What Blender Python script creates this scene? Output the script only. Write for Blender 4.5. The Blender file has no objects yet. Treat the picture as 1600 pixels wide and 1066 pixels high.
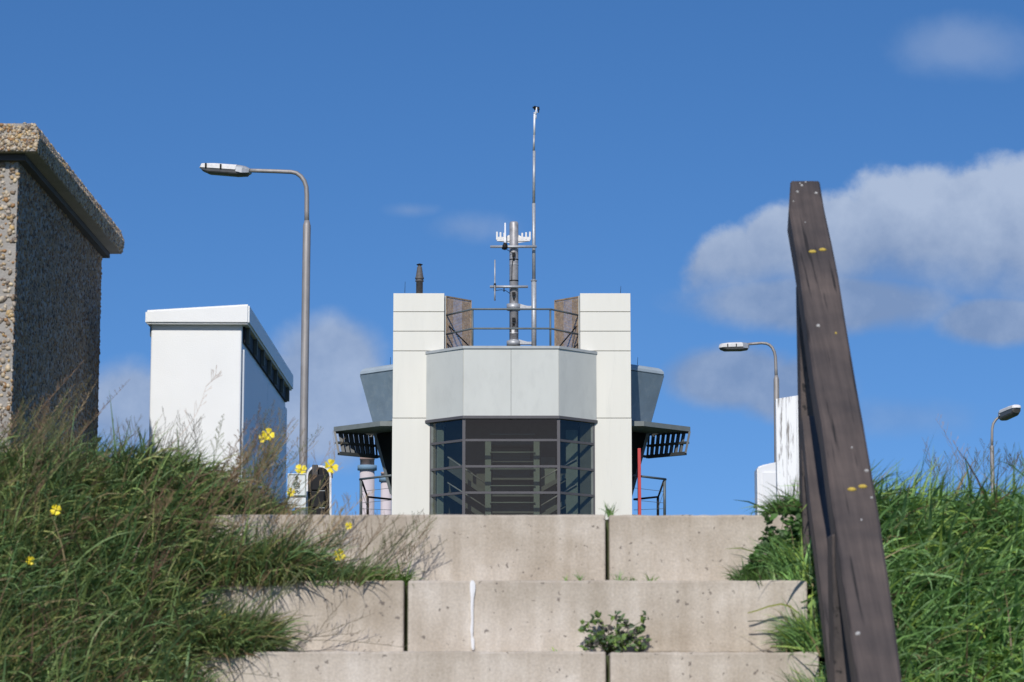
import bpy, bmesh, math, random
import numpy as np
from mathutils import Vector, Matrix

# ------------------------------------------------------------------ camera, sky, sun
scn = bpy.context.scene
col = scn.collection
F = 4000.0                                   # focal length in photo pixels (1600 wide)
PITCH = math.atan(597.0 / 4000.0)
CX, CY = 800.0, 533.0
cam_d = bpy.data.cameras.new('camera'); cam = bpy.data.objects.new('camera', cam_d); col.objects.link(cam)
cam.location = (0, 0, 0); cam.rotation_euler = (math.pi / 2 + PITCH, 0, 0)
cam_d.sensor_width = 36; cam_d.lens = F / 1600 * 36; cam_d.clip_start = 0.1; cam_d.clip_end = 5000
cam_d.dof.use_dof = True; cam_d.dof.focus_distance = 45; cam_d.dof.aperture_fstop = 15
scn.camera = cam

SUN_EL, SUN_AZ = math.radians(38), math.radians(9.5)      # azimuth to the left of straight behind the camera
sun_vec = Vector((-math.sin(SUN_AZ) * math.cos(SUN_EL), -math.cos(SUN_AZ) * math.cos(SUN_EL), math.sin(SUN_EL)))
sd = bpy.data.lights.new('sun', 'SUN'); sd.energy = 3.9; sd.angle = math.radians(0.5); sd.color = (1.0, 0.95, 0.88)
sun = bpy.data.objects.new('sun', sd); col.objects.link(sun)
sun.rotation_euler = sun_vec.to_track_quat('Z', 'Y').to_euler()

world = bpy.data.worlds.new("World"); scn.world = world; world.use_nodes = True
def build_world():
    nt = world.node_tree; N = nt.nodes; L = nt.links; N.clear()
    def M(op, a, b=None, c=None, clamp=False):
        n = N.new('ShaderNodeMath'); n.operation = op; n.use_clamp = clamp
        for i, v in enumerate((a, b, c)):
            if v is None: continue
            if isinstance(v, (int, float)): n.inputs[i].default_value = v
            else: L.new(v, n.inputs[i])
        return n.outputs[0]
    def smooth(v, lo, hi):
        n = N.new('ShaderNodeMapRange'); n.interpolation_type = 'SMOOTHSTEP'
        L.new(v, n.inputs[0]); n.inputs[1].default_value = lo; n.inputs[2].default_value = hi
        return n.outputs[0]
    out = N.new('ShaderNodeOutputWorld'); bg = N.new('ShaderNodeBackground')
    tc = N.new('ShaderNodeTexCoord'); sx = N.new('ShaderNodeSeparateXYZ'); L.new(tc.outputs['Generated'], sx.inputs[0])
    X, Y, Z = sx.outputs
    # the lookup is lifted a little so the horizon keeps the clear, dust free blue
    cb = N.new('ShaderNodeCombineXYZ'); L.new(X, cb.inputs[0]); L.new(Y, cb.inputs[1])
    L.new(M('ADD', M('MULTIPLY', M('MAXIMUM', Z, 0), 1.12), 0.145), cb.inputs[2])
    nm = N.new('ShaderNodeVectorMath'); nm.operation = 'NORMALIZE'; L.new(cb.outputs[0], nm.inputs[0])
    sky = N.new('ShaderNodeTexSky'); sky.sky_type = 'NISHITA'; sky.sun_disc = False
    sky.sun_elevation = SUN_EL; sky.sun_rotation = math.pi + SUN_AZ
    sky.air_density = 1.0; sky.dust_density = 0.1; sky.ozone_density = 4.0
    L.new(nm.outputs[0], sky.inputs[0])
    hs = N.new('ShaderNodeHueSaturation'); hs.inputs['Saturation'].default_value = SKY_SAT; hs.inputs['Value'].default_value = 1.0
    L.new(sky.outputs[0], hs.inputs['Color'])
    tint = N.new('ShaderNodeMix'); tint.data_type = 'RGBA'; tint.blend_type = 'MULTIPLY'; tint.inputs[0].default_value = 1
    L.new(hs.outputs[0], tint.inputs[6]); tint.inputs[7].default_value = SKY_TINT
    # clouds
    Yp = M('MAXIMUM', Y, 0.05); u = M('DIVIDE', X, Yp); v = M('DIVIDE', Z, Yp); front = smooth(Y, 0.2, 0.5)
    nz = N.new('ShaderNodeTexNoise'); nz.inputs['Scale'].default_value = 13; nz.inputs['Detail'].default_value = 9
    nz.inputs['Roughness'].default_value = 0.55; L.new(tc.outputs['Generated'], nz.inputs[0])
    n1 = M('SUBTRACT', nz.outputs[0], 0.5)
    nz2 = N.new('ShaderNodeTexNoise'); nz2.inputs['Scale'].default_value = 38; nz2.inputs['Detail'].default_value = 6
    nz2.inputs['Roughness'].default_value = 0.6; L.new(tc.outputs['Generated'], nz2.inputs[0])
    n2 = M('SUBTRACT', nz2.outputs[0], 0.5)
    def blob(px, py, rx, ry):
        a = M('DIVIDE', M('SUBTRACT', u, (px - 800) / 4000), rx / 4000)
        b = M('DIVIDE', M('SUBTRACT', v, (1130 - py) / 4000), ry / 4000)
        r = M('SQRT', M('ADD', M('MULTIPLY', a, a), M('MULTIPLY', b, b)))
        return M('SUBTRACT', 1.0, r)
    def mx(bl):
        r = bl[0]
        for b in bl[1:]: r = M('MAXIMUM', r, b)
        return r
    big = mx([blob(1190, 430, 130, 92), blob(1320, 400, 170, 120), blob(1450, 370, 170, 132), blob(1620, 370, 190, 150),
              blob(1760, 360, 190, 170), blob(1250, 385, 110, 82), blob(1560, 330, 130, 90)])
    f = M('ADD', big, M('ADD', M('MULTIPLY', n1, 0.45), M('MULTIPLY', n2, 0.62)))
    rag = M('ADD', M('MULTIPLY', n1, 0.05), M('MULTIPLY', n2, 0.012))
    al = M('MULTIPLY', smooth(f, 0.0, 0.24), smooth(M('ADD', v, rag), (1130 - 500) / 4000, (1130 - 385) / 4000))
    al = M('MULTIPLY', al, 0.95)
    soft = mx([blob(1150, 590, 130, 60), blob(1240, 610, 110, 60), blob(515, 570, 115, 100), blob(500, 650, 150, 110), blob(470, 600, 90, 80), blob(195, 640, 110, 90),
               blob(1560, 500, 110, 45), blob(1300, 470, 260, 60)])
    fs = M('ADD', soft, M('ADD', M('MULTIPLY', n1, 0.9), M('MULTIPLY', n2, 0.35)))
    al2 = M('MULTIPLY', smooth(fs, 0.0, 0.50), 0.86)
    wisp = mx([blob(1530, 55, 150, 65), blob(730, 350, 90, 34), blob(640, 322, 60, 18), blob(1400, 655, 170, 40), blob(1590, 420, 90, 100)])
    fw = M('ADD', wisp, M('ADD', M('MULTIPLY', n1, 0.9), M('MULTIPLY', n2, 0.8)))
    al3 = M('MULTIPLY', smooth(fw, 0.0, 1.0), 0.30)
    fr = M('MULTIPLY', M('MAXIMUM', al, M('MAXIMUM', al2, al3)), front)
    # scattered clouds of the same kind over the rest of the sky
    nz3 = N.new('ShaderNodeTexNoise'); nz3.inputs['Scale'].default_value = 3.2; nz3.inputs['Detail'].default_value = 8
    L.new(tc.outputs['Generated'], nz3.inputs[0])
    off = smooth(M('SUBTRACT', 1.0, Y), 0.06, 0.16)
    rest = M('MULTIPLY', M('MULTIPLY', smooth(nz3.outputs[0], 0.60, 0.72), off), 0.55)
    # grey cloud bank low in the sky behind the camera (the tower's front panes mirror it)
    back = M('MULTIPLY', smooth(M('MULTIPLY', Y, -1), 0.90, 0.98), M('SUBTRACT', 1.0, smooth(M('ADD', Z, M('MULTIPLY', n1, 0.25)), 0.12, 0.24)))
    alpha = M('MAXIMUM', fr, M('MAXIMUM', rest, M('MULTIPLY', back, 0.9)))
    # cloud body: brighter in its thin sunny top, lilac grey towards its base
    top = M('ADD', M('MAXIMUM', smooth(v, (1130 - 520) / 4000, (1130 - 235) / 4000), M('MULTIPLY', smooth(u, 0.02, -0.02), 0.55)), M('ADD', M('MULTIPLY', n2, 1.6), M('MULTIPLY', n1, 1.3)))
    cm = N.new('ShaderNodeMix'); cm.data_type = 'RGBA'; cm.clamp_factor = True
    L.new(top, cm.inputs[0]); cm.inputs[6].default_value = CLOUD_LO; cm.inputs[7].default_value = CLOUD_HI
    cb2 = N.new('ShaderNodeMix'); cb2.data_type = 'RGBA'; L.new(back, cb2.inputs[0]); L.new(cm.outputs[2], cb2.inputs[6]); cb2.inputs[7].default_value = (6.4, 5.9, 6.2, 1); cm = cb2
    fin = N.new('ShaderNodeMix'); fin.data_type = 'RGBA'
    L.new(alpha, fin.inputs[0]); L.new(tint.outputs[2], fin.inputs[6]); L.new(cm.outputs[2], fin.inputs[7])
    L.new(fin.outputs[2], bg.inputs[0]); bg.inputs[1].default_value = SKY_STR
    L.new(bg.outputs[0], out.inputs[0])
SKY_STR = 0.10; SKY_SAT = 1.22; SKY_TINT = (1.12, 1.09, 1.19, 1)
CLOUD_LO = (2.1, 3.0, 4.9, 1); CLOUD_HI = (4.3, 5.2, 6.9, 1)
build_world()
scn.view_settings.view_transform = 'Standard'; scn.view_settings.look = 'None'
scn.view_settings.exposure = 0; scn.view_settings.gamma = 1; scn.view_settings.use_curve_mapping = False
scn.render.engine = 'CYCLES'

# ------------------------------------------------------------------ helpers
random.seed(7); rng = np.random.default_rng(11)
def P(px, py, D):
    """point of the photo's pixel (px, py) at distance D along +Y"""
    xc = (px - CX) / F; yc = (CY - py) / F
    x, y, z = xc, math.cos(PITCH) - yc * math.sin(PITCH), math.sin(PITCH) + yc * math.cos(PITCH)
    return Vector((x / y * D, D, z / y * D))
def ZP(py, D): return P(800, py, D).z
def XP(px, py, D): return P(px, py, D).x

def nodes(name):
    m = bpy.data.materials.new(name); m.use_nodes = True
    nt = m.node_tree; b = nt.nodes['Principled BSDF']
    return m, nt, b
def mat(name, c, rough=0.6, metal=0.0, var=0.12, scale=6.0, bump=0.0, bscale=60.0, spec=0.5, c2=None, c2lo=0.55, c2hi=0.7, stretch=(1, 1, 1)):
    """solid colour varied by noise, optional second colour in patches, optional fine relief"""
    m, nt, b = nodes(name); N = nt.nodes; L = nt.links
    tc = N.new('ShaderNodeTexCoord'); mp = N.new('ShaderNodeMapping'); mp.inputs['Scale'].default_value = stretch
    L.new(tc.outputs['Object'], mp.inputs[0])
    nz = N.new('ShaderNodeTexNoise'); nz.inputs['Scale'].default_value = scale; nz.inputs['Detail'].default_value = 6; L.new(mp.outputs[0], nz.inputs[0])
    cr = N.new('ShaderNodeValToRGB'); cr.color_ramp.elements[0].position = 0.3; cr.color_ramp.elements[1].position = 0.7
    cr.color_ramp.elements[0].color = (*[x * (1 - var) for x in c], 1); cr.color_ramp.elements[1].color = (*[min(1, x * (1 + var)) for x in c], 1)
    L.new(nz.outputs[0], cr.inputs[0]); o = cr.outputs[0]
    if c2:
        n2 = N.new('ShaderNodeTexNoise'); n2.inputs['Scale'].default_value = scale * 2.3; n2.inputs['Detail'].default_value = 8; n2.inputs['Roughness'].default_value = 0.65
        L.new(mp.outputs[0], n2.inputs[0])
        r = N.new('ShaderNodeMapRange'); r.inputs[1].default_value = c2lo; r.inputs[2].default_value = c2hi; L.new(n2.outputs[0], r.inputs[0])
        mx = N.new('ShaderNodeMix'); mx.data_type = 'RGBA'; L.new(r.outputs[0], mx.inputs[0]); L.new(o, mx.inputs[6]); mx.inputs[7].default_value = (*c2, 1); o = mx.outputs[2]
    L.new(o, b.inputs['Base Color'])
    b.inputs['Roughness'].default_value = rough; b.inputs['Metallic'].default_value = metal; b.inputs['Specular IOR Level'].default_value = spec
    if bump:
        n3 = N.new('ShaderNodeTexNoise'); n3.inputs['Scale'].default_value = bscale; n3.inputs['Detail'].default_value = 5; L.new(mp.outputs[0], n3.inputs[0])
        bp = N.new('ShaderNodeBump'); bp.inputs['Strength'].default_value = bump; bp.inputs['Distance'].default_value = 0.01
        L.new(n3.outputs[0], bp.inputs['Height']); L.new(bp.outputs[0], b.inputs['Normal'])
    return m
def attr_mat(name, rough=0.6, transl=0.0, spec=0.3, bump=0):
    """colour comes from a per blade / per pebble attribute"""
    m, nt, b = nodes(name); N = nt.nodes; L = nt.links
    a = N.new('ShaderNodeAttribute'); a.attribute_name = 'tint'
    L.new(a.outputs['Color'], b.inputs['Base Color']); b.inputs['Roughness'].default_value = rough; b.inputs['Specular IOR Level'].default_value = spec
    if transl:
        t = N.new('ShaderNodeBsdfTranslucent'); L.new(a.outputs['Color'], t.inputs[0])
        mx = N.new('ShaderNodeMixShader'); mx.inputs[0].default_value = transl
        L.new(b.outputs[0], mx.inputs[1]); L.new(t.outputs[0], mx.inputs[2]); L.new(mx.outputs[0], N['Material Output'].inputs[0])
    return m
def glass_mat(name, tintc, refl):
    m, nt, b = nodes(name); N = nt.nodes; L = nt.links; N.remove(b)
    t = N.new('ShaderNodeBsdfTransparent'); t.inputs[0].default_value = (*tintc, 1)
    g = N.new('ShaderNodeBsdfGlossy'); g.inputs['Roughness'].default_value = 0.03
    fr = N.new('ShaderNodeFresnel'); fr.inputs[0].default_value = 1.5
    ad = N.new('ShaderNodeMath'); ad.operation = 'ADD'; ad.use_clamp = True; L.new(fr.outputs[0], ad.inputs[0]); ad.inputs[1].default_value = refl
    ge = N.new('ShaderNodeNewGeometry'); inv = N.new('ShaderNodeMath'); inv.operation = 'SUBTRACT'; inv.inputs[0].default_value = 1; L.new(ge.outputs['Backfacing'], inv.inputs[1])
    ml = N.new('ShaderNodeMath'); ml.operation = 'MULTIPLY'; L.new(ad.outputs[0], ml.inputs[0]); L.new(inv.outputs[0], ml.inputs[1])   # mirror only at the outer face
    mx = N.new('ShaderNodeMixShader'); L.new(ml.outputs[0], mx.inputs[0]); L.new(t.outputs[0], mx.inputs[1]); L.new(g.outputs[0], mx.inputs[2])
    L.new(mx.outputs[0], N['Material Output'].inputs[0])
    return m

class MB:
    def __init__(self): self.bm = bmesh.new()
    def box(self, x0, x1, y0, y1, z0, z1, bev=0.0, rot=None, at=None):
        r = bmesh.ops.create_cube(self.bm, size=1)
        vs = r['verts']
        for v in vs: v.co = Vector(((v.co.x + .5) * (x1 - x0) + x0, (v.co.y + .5) * (y1 - y0) + y0, (v.co.z + .5) * (z1 - z0) + z0))
        if bev:
            es = list({e for v in vs for e in v.link_edges})
            q = bmesh.ops.bevel(self.bm, geom=es, offset=bev, segments=2, affect='EDGES', profile=0.5)
            vs = list({v for f in q['faces'] for v in f.verts} | {v for v in vs if v.is_valid})
        if rot is not None:
            for v in vs: v.co = rot @ v.co
        if at is not None:
            for v in vs: v.co += Vector(at)
        return self
    def prism(self, pts, vec, ):
        """polygon pts extruded along vec"""
        vec = Vector(vec)
        a = [self.bm.verts.new(Vector(p)) for p in pts]; b = [self.bm.verts.new(Vector(p) + vec) for p in pts]
        n = len(pts)
        self.bm.faces.new(a[::-1]); self.bm.faces.new(b)
        for i in range(n): self.bm.faces.new((a[i], a[(i + 1) % n], b[(i + 1) % n], b[i]))
        return self
    def hexa(self, a, b):
        """two quads joined"""
        a = [self.bm.verts.new(Vector(p)) for p in a]; b = [self.bm.verts.new(Vector(p)) for p in b]
        self.bm.faces.new(a[::-1]); self.bm.faces.new(b)
        for i in range(4): self.bm.faces.new((a[i], a[(i + 1) % 4], b[(i + 1) % 4], b[i]))
        return self
    def tube(self, pts, rad, seg=10, cap=True):
        pts = [Vector(p) for p in pts]; n = len(pts)
        if not hasattr(rad, '__len__'): rad = [rad] * n
        rings = []; prev = None
        for i, p in enumerate(pts):
            d = (pts[min(i + 1, n - 1)] - pts[max(i - 1, 0)]).normalized()
            if prev is None:
                ref = Vector((0, 0, 1)) if abs(d.z) < .9 else Vector((1, 0, 0)); s = d.cross(ref).normalized()
            else:
                s = (prev - d * prev.dot(d)).normalized()
            prev = s; t = d.cross(s)
            rings.append([self.bm.verts.new(p + (s * math.cos(2 * math.pi * k / seg) + t * math.sin(2 * math.pi * k / seg)) * rad[i]) for k in range(seg)])
        for i in range(n - 1):
            for k in range(seg):
                f = self.bm.faces.new((rings[i][k], rings[i][(k + 1) % seg], rings[i + 1][(k + 1) % seg], rings[i + 1][k])); f.smooth = seg > 5
        if cap and seg > 2:
            self.bm.faces.new(rings[0][::-1]); self.bm.faces.new(rings[-1])
        return self
    def bar(self, a, b, w, d=None):
        """square bar from a to b"""
        a, b = Vector(a), Vector(b); d = d or w
        n = (b - a).normalized(); ref = Vector((0, 1, 0)) if abs(n.y) < .9 else Vector((1, 0, 0))
        s = n.cross(ref).normalized() * w / 2; t = n.cross(s).normalized() * d / 2
        return self.hexa([a - s - t, a + s - t, a + s + t, a - s + t], [b - s - t, b + s - t, b + s + t, b - s + t])
    def lathe(self, prof, c, seg=20):
        rings = []
        for r, z in prof:
            rings.append([self.bm.verts.new(Vector((c[0] + r * math.cos(2 * math.pi * k / seg), c[1] + r * math.sin(2 * math.pi * k / seg), c[2] + z))) for k in range(seg)])
        for i in range(len(prof) - 1):
            for k in range(seg):
                f = self.bm.faces.new((rings[i][k], rings[i][(k + 1) % seg], rings[i + 1][(k + 1) % seg], rings[i + 1][k])); f.smooth = True
        self.bm.faces.new(rings[0][::-1]); self.bm.faces.new(rings[-1])
        return self
    def build(self, name, m, parent=None, **kw):
        me = bpy.data.meshes.new(name); bmesh.ops.recalc_face_normals(self.bm, faces=self.bm.faces[:])
        self.bm.to_mesh(me); self.bm.free()
        return link(name, me, m, parent, **kw)
def link(name, me, m, parent=None, **kw):
    if m is not None and not me.materials: me.materials.append(m)
    o = bpy.data.objects.new(name, me); col.objects.link(o)
    if parent is not None:
        o.parent = parent; o.matrix_parent_inverse = parent.matrix_basis.inverted()
    for k, v in kw.items(): o[k] = v
    return o
def thing(name, label, cat, loc, group=None):
    o = bpy.data.objects.new(name, None); col.objects.link(o); o.location = loc; o.empty_display_size = 0.2
    o['label'] = label; o['category'] = cat
    if group: o['group'] = group
    return o

# ------------------------------------------------------------------ materials
M_ = {}
M_['white_panel'] = mat('white_panel', (.72, .70, .62), .45, var=.03, scale=1.3, stretch=(2.5, 2.5, .35), c2=(.66, .645, .575), c2lo=.58, c2hi=.8)
M_['grey_panel'] = mat('grey_panel', (.555, .565, .525), .5, var=.04, scale=1.2, c2=(.50, .51, .475), c2lo=.5, c2hi=.75, stretch=(1.6, 1.6, .7))
M_['joint'] = mat('joint', (.06, .06, .06), .8)
M_['cap_metal'] = mat('cap_metal', (.40, .42, .42), .5, metal=.0, var=.08)
M_['frame'] = mat('frame', (.085, .08, .085), .45, var=.08)
M_['dark_paint'] = mat('dark_paint', (.05, .055, .055), .5, var=.15)
M_['olive_metal'] = mat('olive_metal', (.17, .19, .185), .5, var=.1)
M_['blue_metal'] = mat('blue_metal', (.20, .265, .32), .45, var=.10, scale=2.5, c2=(.27, .33, .37), c2lo=.5, c2hi=.75)
M_['blue_metal_cap'] = mat('blue_metal_cap', (.36, .42, .46), .5, var=.08, scale=3)
M_['galv'] = mat('galvanised_steel', (.42, .43, .44), .5, metal=.35, var=.14, scale=20)
M_['galv_dark'] = mat('weathered_steel', (.36, .35, .35), .5, metal=.3, var=.2, scale=9)
M_['rail_paint'] = mat('rail_paint', (.11, .13, .135), .5, var=.15)
M_['lattice'] = mat('rusty_lattice', (.27, .19, .115), .8, var=.3, scale=9, c2=(.40, .33, .24), c2lo=.5, c2hi=.7)
M_['flue'] = mat('flue', (.10, .09, .085), .7, var=.25, scale=15)
M_['red'] = mat('red_paint', (.50, .05, .05), .5, var=.1)
M_['black'] = mat('black_plastic', (.011, .011, .012), .65, var=.2, spec=.25)
M_['white'] = mat('white_gloss', (.78, .78, .78), .4, var=.03)
M_['glass'] = glass_mat('tinted_glass', (.74, .75, .71), .025)
M_['interior'] = mat('interior_paint', (.22, .27, .25), .7, var=.08)
M_['interior_dark'] = mat('interior_dark', (.14, .155, .145), .8)
M_['cabinet'] = mat('cabinet_white', (.80, .81, .80), .42, var=.025, scale=5, c2=(.66, .67, .64), c2lo=.66, c2hi=.9, bump=.12, bscale=160)
M_['cabinet_side'] = mat('cabinet_side', (.56, .60, .64), .35, var=.02, scale=3, spec=.3)  # darker, bluer copy of cabinet white: shade of the side put into colour
M_['cabinet_gap'] = mat('cabinet_gap', (.10, .11, .09), .7)
M_['lamp_post'] = mat('lamp_post', (.30, .28, .265), .55, metal=.25, var=.15, scale=14, c2=(.22, .20, .19), c2lo=.5, c2hi=.8, stretch=(1, 1, .2))
M_['lamp_white'] = mat('lamp_housing', (.72, .70, .67), .5, var=.1, scale=25, c2=(.2, .16, .12), c2lo=.66, c2hi=.72)
M_['lamp_under'] = mat('lamp_bowl', (.10, .095, .09), .35, var=.2, scale=14)
M_['brick_pink'] = mat('stack_shell', (.50, .44, .44), .9, var=.10, scale=.25, stretch=(1, 1, .15))
M_['stack_top'] = mat('stack_top', (.36, .25, .21), .9, var=.25, scale=.6)
M_['stack_band'] = mat('stack_band', (.17, .27, .36), .8)
M_['wood'] = mat('weathered_wood', (.150, .122, .110), .8, var=.3, scale=9, bump=.5, bscale=40, stretch=(1, 1, 1), c2=(.22, .19, .17), c2lo=.55, c2hi=.8)
M_['soil'] = mat('soil', (.045, .05, .025), .95, var=.4, scale=9, c2=(.06, .085, .03), c2lo=.4, c2hi=.6, bump=.6, bscale=30)
M_['ground'] = mat('far_ground', (.06, .09, .035), .95, var=.3, scale=.4)
M_['yellow'] = mat('petal_yellow', (.85, .68, .02), .5, var=.08, scale=60)
M_['yellow_dark'] = mat('flower_centre', (.50, .33, .01), .6)
M_['lichen'] = mat('yellow_lichen', (.50, .36, .06), .8, var=.25, scale=120)
M_['dropping'] = mat('bird_dropping', (.42, .41, .39), .85, var=.3, scale=120)
M_['sign_white'] = mat('sign_white', (.66, .69, .66), .45, var=.12, scale=10)
M_['sign_green'] = mat('sign_green', (.05, .10, .07), .5)
M_['grass'] = attr_mat('grass_blade', .5, .24, .35)
M_['dry'] = attr_mat('dry_stem', .75, .15, .2)
M_['pebble'] = attr_mat('washed_pebble', .55, 0, .4)

def concrete_mat():
    m, nt, b = nodes('step_concrete'); N = nt.nodes; L = nt.links
    tc = N.new('ShaderNodeTexCoord'); oi = N.new('ShaderNodeObjectInfo')
    ad = N.new('ShaderNodeVectorMath'); ad.operation = 'ADD'; L.new(tc.outputs['Object'], ad.inputs[0])
    sc = N.new('ShaderNodeVectorMath'); sc.operation = 'SCALE'; sc.inputs['Scale'].default_value = 40
    cx = N.new('ShaderNodeCombineXYZ'); L.new(oi.outputs['Random'], cx.inputs[0]); L.new(oi.outputs['Random'], cx.inputs[2]); L.new(cx.outputs[0], sc.inputs[0]); L.new(sc.outputs[0], ad.inputs[1])
    def noise(s, d, r=.55, st=None):
        n = N.new('ShaderNodeTexNoise'); n.inputs['Scale'].default_value = s; n.inputs['Detail'].default_value = d; n.inputs['Roughness'].default_value = r
        if st:
            mp = N.new('ShaderNodeMapping'); mp.inputs['Scale'].default_value = st; L.new(ad.outputs[0], mp.inputs[0]); L.new(mp.outputs[0], n.inputs[0])
        else: L.new(ad.outputs[0], n.inputs[0])
        return n.outputs[0]
    def ramp(v, stops):
        c = N.new('ShaderNodeValToRGB'); e = c.color_ramp.elements
        e[0].position, e[0].color = stops[0][0], (*stops[0][1], 1); e[1].position, e[1].color = stops[-1][0], (*stops[-1][1], 1)
        for p, q in stops[1:-1]: k = e.new(p); k.color = (*q, 1)
        L.new(v, c.inputs[0]); return c.outputs[0]
    def mix(f, a, bb, bt='MIX', fac=None):
        n = N.new('ShaderNodeMix'); n.data_type = 'RGBA'; n.blend_type = bt
        if fac is not None: n.inputs[0].default_value = fac
        else: L.new(f, n.inputs[0])
        for i, q in ((6, a), (7, bb)):
            if isinstance(q, tuple): n.inputs[i].default_value = (*q, 1)
            else: L.new(q, n.inputs[i])
        return n.outputs[2]
    base = ramp(noise(5, 6), [(.3, (.44, .385, .315)), (.52, (.555, .495, .42)), (.75, (.655, .60, .53))])
    # vertical run-off streaks
    st = ramp(noise(7, 5, .6, (3.2, 1, .35)), [(.42, (.72, .68, .63)), (.62, (1, 1, 1))])
    base = mix(None, base, st, 'MULTIPLY', .42)
    sn = ramp(noise(2.3, 7, .62), [(.36, (.74, .70, .64)), (.50, (1, 1, 1))]); base = mix(None, base, sn, 'MULTIPLY', .6)
    gr = ramp(noise(150, 3), [(.3, (.82, .82, .82)), (.7, (1.12, 1.12, 1.12))]); base = mix(None, base, gr, 'MULTIPLY', .8)
    # dirt along the arrises: darker crust on the top centimetres of each block
    sp = N.new('ShaderNodeSeparateXYZ'); L.new(tc.outputs['Object'], sp.inputs[0])
    e = N.new('ShaderNodeMath'); e.operation = 'ADD'; L.new(sp.outputs[2], e.inputs[0])
    n_ = N.new('ShaderNodeMath'); n_.operation = 'MULTIPLY'; L.new(noise(14, 5, .6, (1.5, 1, .5)), n_.inputs[0]); n_.inputs[1].default_value = .10; L.new(n_.outputs[0], e.inputs[1])
    cr = N.new('ShaderNodeMapRange'); cr.inputs[1].default_value = .02; cr.inputs[2].default_value = .065; L.new(e.outputs[0], cr.inputs[0])
    cr2 = N.new('ShaderNodeMath'); cr2.operation = 'MULTIPLY'; L.new(cr.outputs[0], cr2.inputs[0]); cr2.inputs[1].default_value = .38
    base = mix(cr2.outputs[0], base, (.27, .22, .17))
    # pits
    vo = N.new('ShaderNodeTexVoronoi'); vo.inputs['Scale'].default_value = 46
    dn_ = N.new('ShaderNodeTexNoise'); dn_.inputs['Scale'].default_value = 60; dn_.inputs['Detail'].default_value = 3; L.new(ad.outputs[0], dn_.inputs[0])
    ds_ = N.new('ShaderNodeVectorMath'); ds_.operation = 'SCALE'; ds_.inputs['Scale'].default_value = .035; L.new(dn_.outputs['Color'], ds_.inputs[0])
    da_ = N.new('ShaderNodeVectorMath'); da_.operation = 'ADD'; L.new(ad.outputs[0], da_.inputs[0]); L.new(ds_.outputs[0], da_.inputs[1]); L.new(da_.outputs[0], vo.inputs[0])
    sz = N.new('ShaderNodeMapRange'); sz.inputs[1].default_value = .5; sz.inputs[2].default_value = 1; sz.inputs[3].default_value = 0.04; sz.inputs[4].default_value = .23
    spc = N.new('ShaderNodeSeparateColor'); L.new(vo.outputs['Color'], spc.inputs[0]); L.new(spc.outputs[0], sz.inputs[0])
    lt = N.new('ShaderNodeMath'); lt.operation = 'LESS_THAN'; L.new(vo.outputs['Distance'], lt.inputs[0]); L.new(sz.outputs[0], lt.inputs[1])
    pm = N.new('ShaderNodeMath'); pm.operation = 'MULTIPLY'; L.new(lt.outputs[0], pm.inputs[0]); pm.inputs[1].default_value = .75
    base = mix(pm.outputs[0], base, (.13, .11, .095))
    L.new(base, b.inputs['Base Color']); b.inputs['Roughness'].default_value = .9
    h = N.new('ShaderNodeMath'); h.operation = 'SUBTRACT'; L.new(noise(70, 6, .65), h.inputs[0]); L.new(lt.outputs[0], h.inputs[1])
    bp = N.new('ShaderNodeBump'); bp.inputs['Strength'].default_value = .45; bp.inputs['Distance'].default_value = .004
    L.new(h.outputs[0], bp.inputs['Height']); L.new(bp.outputs[0], b.inputs['Normal'])
    return m
M_['concrete'] = concrete_mat()
M_['precast'] = mat('precast_concrete', (.33, .305, .27), .9, var=.12, scale=12, bump=.5, bscale=90)

def streaky_white():
    m, nt, b = nodes('peeling_white'); N = nt.nodes; L = nt.links
    tc = N.new('ShaderNodeTexCoord'); mp = N.new('ShaderNodeMapping'); mp.inputs['Scale'].default_value = (34, 34, 3.2); L.new(tc.outputs['Object'], mp.inputs[0])
    nz = N.new('ShaderNodeTexNoise'); nz.inputs['Scale'].default_value = 1.6; nz.inputs['Detail'].default_value = 9; nz.inputs['Roughness'].default_value = .7; L.new(mp.outputs[0], nz.inputs[0])
    r = N.new('ShaderNodeMapRange'); r.inputs[1].default_value = .52; r.inputs[2].default_value = .60; L.new(nz.outputs[0], r.inputs[0])
    mx = N.new('ShaderNodeMix'); mx.data_type = 'RGBA'; L.new(r.outputs[0], mx.inputs[0]); mx.inputs[6].default_value = (.86, .86, .85, 1); mx.inputs[7].default_value = (.24, .22, .20, 1)
    L.new(mx.outputs[2], b.inputs['Base Color']); b.inputs['Roughness'].default_value = .6
    bp = N.new('ShaderNodeBump'); bp.inputs['Strength'].default_value = .3; bp.inputs['Distance'].default_value = .004; bp.invert = True
    L.new(r.outputs[0], bp.inputs['Height']); L.new(bp.outputs[0], b.inputs['Normal'])
    return m
M_['peeling'] = streaky_white()
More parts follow.
